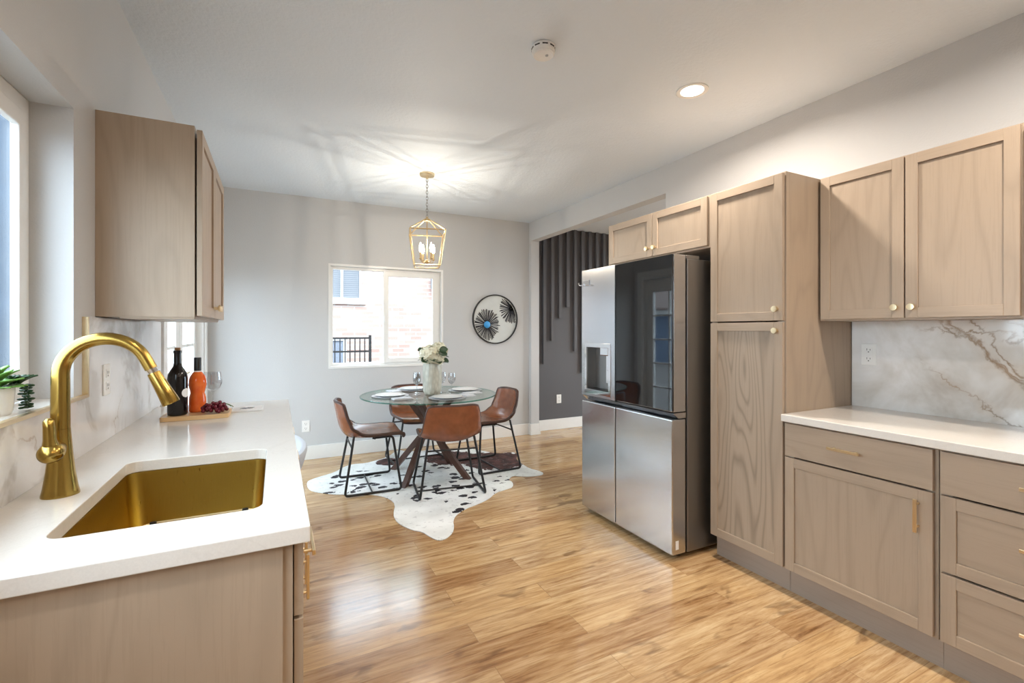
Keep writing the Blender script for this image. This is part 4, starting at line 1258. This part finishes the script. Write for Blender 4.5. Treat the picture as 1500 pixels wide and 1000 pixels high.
for k in range(9):
    a = R(20*k+5); r1 = 0.018 + 0.022*((k*7) % 5)/5
    p = (math.cos(a)*r1*1.2, math.sin(a)*r1); q = (-p[0]*0.9-0.008, -p[1]*0.9+0.004)
    nx, ny = -math.sin(a)*0.0016, math.cos(a)*0.0016
    sheet(bm, [(p[0]+nx, p[1]+ny), (p[0]-nx, p[1]-ny), (q[0]-nx, q[1]-ny), (q[0]+nx, q[1]+ny)], [], 0.0071, 0.0076)
obj('scribble', bm, M['ink'], cd, local=True)

# potted succulents on the window sill
pp = root('potted_succulent', 'white pot of green succulents on the sill above the sink', 'potted plant', (-0.648, 1.655, 1.108))
bm = BM(); lathe(bm, [(0.0, 0.0), (0.034, 0.0), (0.040, 0.01), (0.043, 0.06), (0.043, 0.075), (0.039, 0.075), (0.037, 0.062), (0.0, 0.060)], 32)
obj('pot', bm, M['china'], pp, local=True, smooth=40)
bm = BM()
for ring, (n_, rr, hh_, ln) in enumerate(((7, 0.006, 0.100, 0.028), (9, 0.010, 0.094, 0.042), (11, 0.012, 0.084, 0.054), (12, 0.014, 0.076, 0.058))):
    for k in range(n_):
        a = 2*PI*k/n_ + ring*0.3; c, s = math.cos(a), math.sin(a)
        up_ = (0.040, 0.034, 0.022, 0.010)[ring]
        leaf(bm, (c*rr, s*rr, hh_-0.012), (c*(rr+ln*0.8), s*(rr+ln*0.8), hh_+up_), (-c*0.5, -s*0.5, 1), 0.0105)
o = obj('rosette', bm, M['leafl'], pp, local=True, smooth=60, recalc=False)
o.modifiers.new('thick', 'SOLIDIFY').thickness = 0.003
bm = BM()
for (bx, by, tilt) in ((0.030, 0.048, 0.5), (0.018, 0.060, 0.8)):
    for k in range(9):
        a = 2*PI*k/9; c, s = math.cos(a), math.sin(a)
        leaf(bm, (bx, by, 0.072), (bx+c*0.026+0.008, by+s*0.026+0.008, 0.108), (-c*0.5, -s*0.5, 1), 0.008)
o = obj('upright_leaves', bm, M['leafd'], pp, local=True, smooth=60, recalc=False)
o.modifiers.new('thick', 'SOLIDIFY').thickness = 0.003
bm = BM()
for (sx, sy, ex_, ey_, ln) in ((0.020, 0.036, 0.030, 0.088, 0.070), (0.030, 0.026, 0.044, 0.068, 0.066)):
    path = [(sx, sy, 0.074), (sx*1.2, sy*1.2, 0.078), (ex_, ey_, 0.066), (ex_+0.002, ey_+0.002, 0.04), (ex_+0.002, ey_+0.003, 0.074-ln)]
    tube(bm, path, 0.0016, 6)
    for k in range(9):
        t = k/8; z = 0.068 - (ln-0.008)*t
        for sgn in (-1, 1):
            a = k*1.3 + (0 if sgn > 0 else PI)
            mm = Matrix.Translation((ex_+0.001+math.cos(a)*0.007, ey_+0.001+math.sin(a)*0.007, z)) @ Matrix.Rotation(a, 4, 'Z') @ Matrix.Diagonal((1.5, 0.9, 0.7, 1))
            bmesh.ops.create_uvsphere(bm, u_segments=8, v_segments=6, radius=0.0052, matrix=mm)
obj('trailing_stem', bm, M['leafd'], pp, local=True, smooth=60)

# ---------------------------------------------------------------- pale tub chair past the counter
tc = root('tub_chair', 'pale grey tub chair peeking out past the end of the counter', 'chair', (-0.075, 3.64, 0))
bm = BM(); n = 44; secs = []
sec = [(0.150, 0.20), (0.205, 0.28), (0.250, 0.40), (0.272, 0.49), (0.264, 0.512), (0.242, 0.516), (0.222, 0.502), (0.205, 0.42), (0.165, 0.31), (0.120, 0.22)]
for k in range(n+1):
    a = R(-142 + 284*k/n)
    secs.append([bm.verts.new((rr*math.cos(a), rr*math.sin(a), zz + 0.22*rr*math.sin(a)*max(0, zz-0.25)/0.25)) for rr, zz in sec])
for a, b in zip(secs[:-1], secs[1:]):
    for k in range(len(sec)):
        bm.faces.new((a[k], a[(k+1) % len(sec)], b[(k+1) % len(sec)], b[k]))
bm.faces.new(secs[0]); bm.faces.new(secs[-1][::-1])
obj('back_shell', bm, M['greyfab'], tc, local=True, smooth=50)
bm = BM(); lathe(bm, [(0.0, 0.18), (0.11, 0.18), (0.125, 0.21), (0.160, 0.30), (0.150, 0.32), (0.0, 0.33)], 44)
obj('seat_cushion', bm, M['greyfab'], tc, local=True, smooth=50)
for k in range(4):
    a = R(45+90*k)
    bm = BM(); tube(bm, [(0.09*math.cos(a), 0.09*math.sin(a), 0.181), (0.19*math.cos(a), 0.19*math.sin(a), 0.0)], [0.016, 0.010], 12)
    obj('leg', bm, M['walnut'], tc, local=True, smooth=60)

# ---------------------------------------------------------------- outside
struct('ground', boxes((-24, 20, -16, 26, -0.40, -0.20)), M['gravel'], 'pale gravel ground outside')
nh = root('neighbour_house', 'sunlit pale brick house outside the dining window', 'house', (2.0, 8.6, -0.2))
NY = 8.6
bm = BM(); sheet(bm, rect(-1.5, 12, -0.2, 2.95), [rect(0.35, 1.36, 1.86, 2.50), rect(0.10, 1.10, -0.15, 1.20)], NY, NY+0.25, XZ)
obj('brick_wall', bm, M['brickw'], nh)
bm = BM(); sheet(bm, rect(0.35, 1.36, 1.86, 2.50), [rect(0.39, 1.005, 1.90, 2.46), rect(1.045, 1.32, 1.90, 2.46)], NY+0.04, NY+0.10, XZ)
wf = obj('window', bm, M['trimw'], nh)
obj('pane', boxes((0.39, 1.32, NY+0.07, NY+0.075, 1.90, 2.46)), slats_mat('window_blind', 2, 28.0, srgb(84, 86, 92), srgb(112, 114, 118)), wf)
obj('brick_sill', boxes((0.30, 1.42, NY-0.05, NY+0.04, 1.79, 1.86)), M['trimw'], nh)
bm = BM(); sheet(bm, rect(0.10, 1.10, -0.15, 1.20), [rect(0.16, 0.80, -0.1, 1.15), rect(0.86, 1.05, -0.1, 1.15)], NY+0.04, NY+0.10, XZ)
wf = obj('window', bm, M['trimw'], nh)
obj('pane', boxes((0.16, 1.05, NY+0.07, NY+0.075, -0.1, 1.15)), M['darkpane'], wf)
obj('eave', boxes((-1.7, 12.2, NY-0.4, NY+0.25, 2.95, 3.08)), M['trimw'], nh)
bm = BM(); sheet(bm, [(NY-0.45, 3.08), (NY+4, 4.3), (NY+8.45, 3.08)], [], -1.8, 12.3, lambda a, b, h: (h, a, b))
obj('roof', bm, M['shingle'], nh)
fe = root('iron_fence', 'black iron railing by the brick house outside the window', 'fence', (0.9, 8.05, -0.2))
bm = BM(); xs = [0.30 + 0.078*k for k in range(14)]
for z in (0.12, 0.98, 1.20): box(bm, 0.25, 1.40, 8.04, 8.06, z-0.015, z+0.015)
obj('rail', bm, M['blackmetal'], fe)
for x in xs:
    obj('bar', boxes((x-0.008, x+0.008, 8.042, 8.058, -0.2, 1.20)), M['blackmetal'], fe)
for x in (0.24, 1.40):
    obj('post', boxes((x-0.02, x+0.02, 8.03, 8.07, -0.2, 1.25)), M['blackmetal'], fe)
ub = root('utility_box', 'small grey utility box on the brick wall outside the window', 'utility box', (3.0, NY, 1.9))
UX = 2.62
obj('case', boxes((UX, UX+0.16, NY-0.10, NY-0.001, 2.12, 2.36)), M['darkpane'], ub)
obj('conduit', boxes((UX+0.06, UX+0.10, NY-0.05, NY-0.001, 1.80, 2.12)), M['darkpane'], ub)

ga = root('garage', 'low blue-grey sided garage across the gravel yard', 'garage', (-13, 16, -0.2))
obj('siding_wall', boxes((-19, -9.8, 16, 21, -0.2, 2.25)), M['siding'], ga)
bm = BM(); sheet(bm, [(15.5, 2.25), (21.5, 2.25), (21.5, 2.33), (18.5, 3.7), (15.5, 2.33)], [], -19.3, -9.5, YZ)
obj('roof', bm, M['shingle'], ga)
obj('side_door', boxes((-10.9, -10.0, 15.96, 16.0, -0.15, 1.9)), M['darkpane'], ga)
obj('fascia', boxes((-19.2, -9.6, 15.94, 16.0, 2.08, 2.25)), M['trimw'], ga)
bh = root('neighbour_house', 'tall slate-blue house added to make the sink window look bluish', 'house', (-6.5, 15, -0.2))  # made-up house, placed only to give the sink window a bluish tone
obj('siding_wall', boxes((-8.8, -3.6, 15, 20, -0.2, 8.5)), plain('slate_backdrop', srgb(46, 58, 72), 0.7, vary=0.2, scale=1.2), bh)
bm = BM(); sheet(bm, [(-9.2, 8.5), (-3.2, 8.5), (-6.2, 10.6)], [], 14.6, 20.4, lambda a, b, h: (a, h, b))
obj('roof', bm, M['shingle'], bh)
for xa in (-7.6, -5.2):
    bm = BM(); sheet(bm, rect(xa, xa+0.9, 4.6, 6.0), [rect(xa+0.06, xa+0.84, 4.66, 5.94)], 14.93, 15.0, XZ)
    w = obj('window', bm, M['trimw'], bh)
    obj('pane', boxes((xa+0.06, xa+0.84, 14.96, 14.97, 4.66, 5.94)), M['darkpane'], w)
def tree(x, y, h, rr, label, seed):
    rnd = random.Random(seed)
    r = root('tree', label, 'tree', (x, y, -0.2), group='trees beyond the garage')
    bm = BM(); tube(bm, [(0, 0, 0), (0.05, 0, h*0.4), (0, 0.05, h*0.7)], [0.18, 0.14, 0.07], 10)
    obj('trunk', bm, M['bark'], r, local=True, smooth=60)
    bm = BM()
    for k in range(1500):
        a, b_ = rnd.uniform(0, 2*PI), math.acos(rnd.uniform(-1, 1)); q = rr*rnd.uniform(0.6, 1.05)
        c = Vector((q*math.sin(b_)*math.cos(a), q*math.sin(b_)*math.sin(a), h + 0.8*q*math.cos(b_)))
        t = Vector((rnd.gauss(0,1), rnd.gauss(0,1), rnd.gauss(0,1))).normalized(); s = t.orthogonal().normalized()
        l = 0.22
        bm.faces.new([bm.verts.new(c + v_) for v_ in (-t*l, s*l*0.5, t*l, -s*l*0.5)])
    obj('crown', bm, M['foliage'], r, local=True, recalc=False)
tree(-14.5, 22.5, 5.5, 2.8, 'leafy green tree rising behind the garage roof', 3)
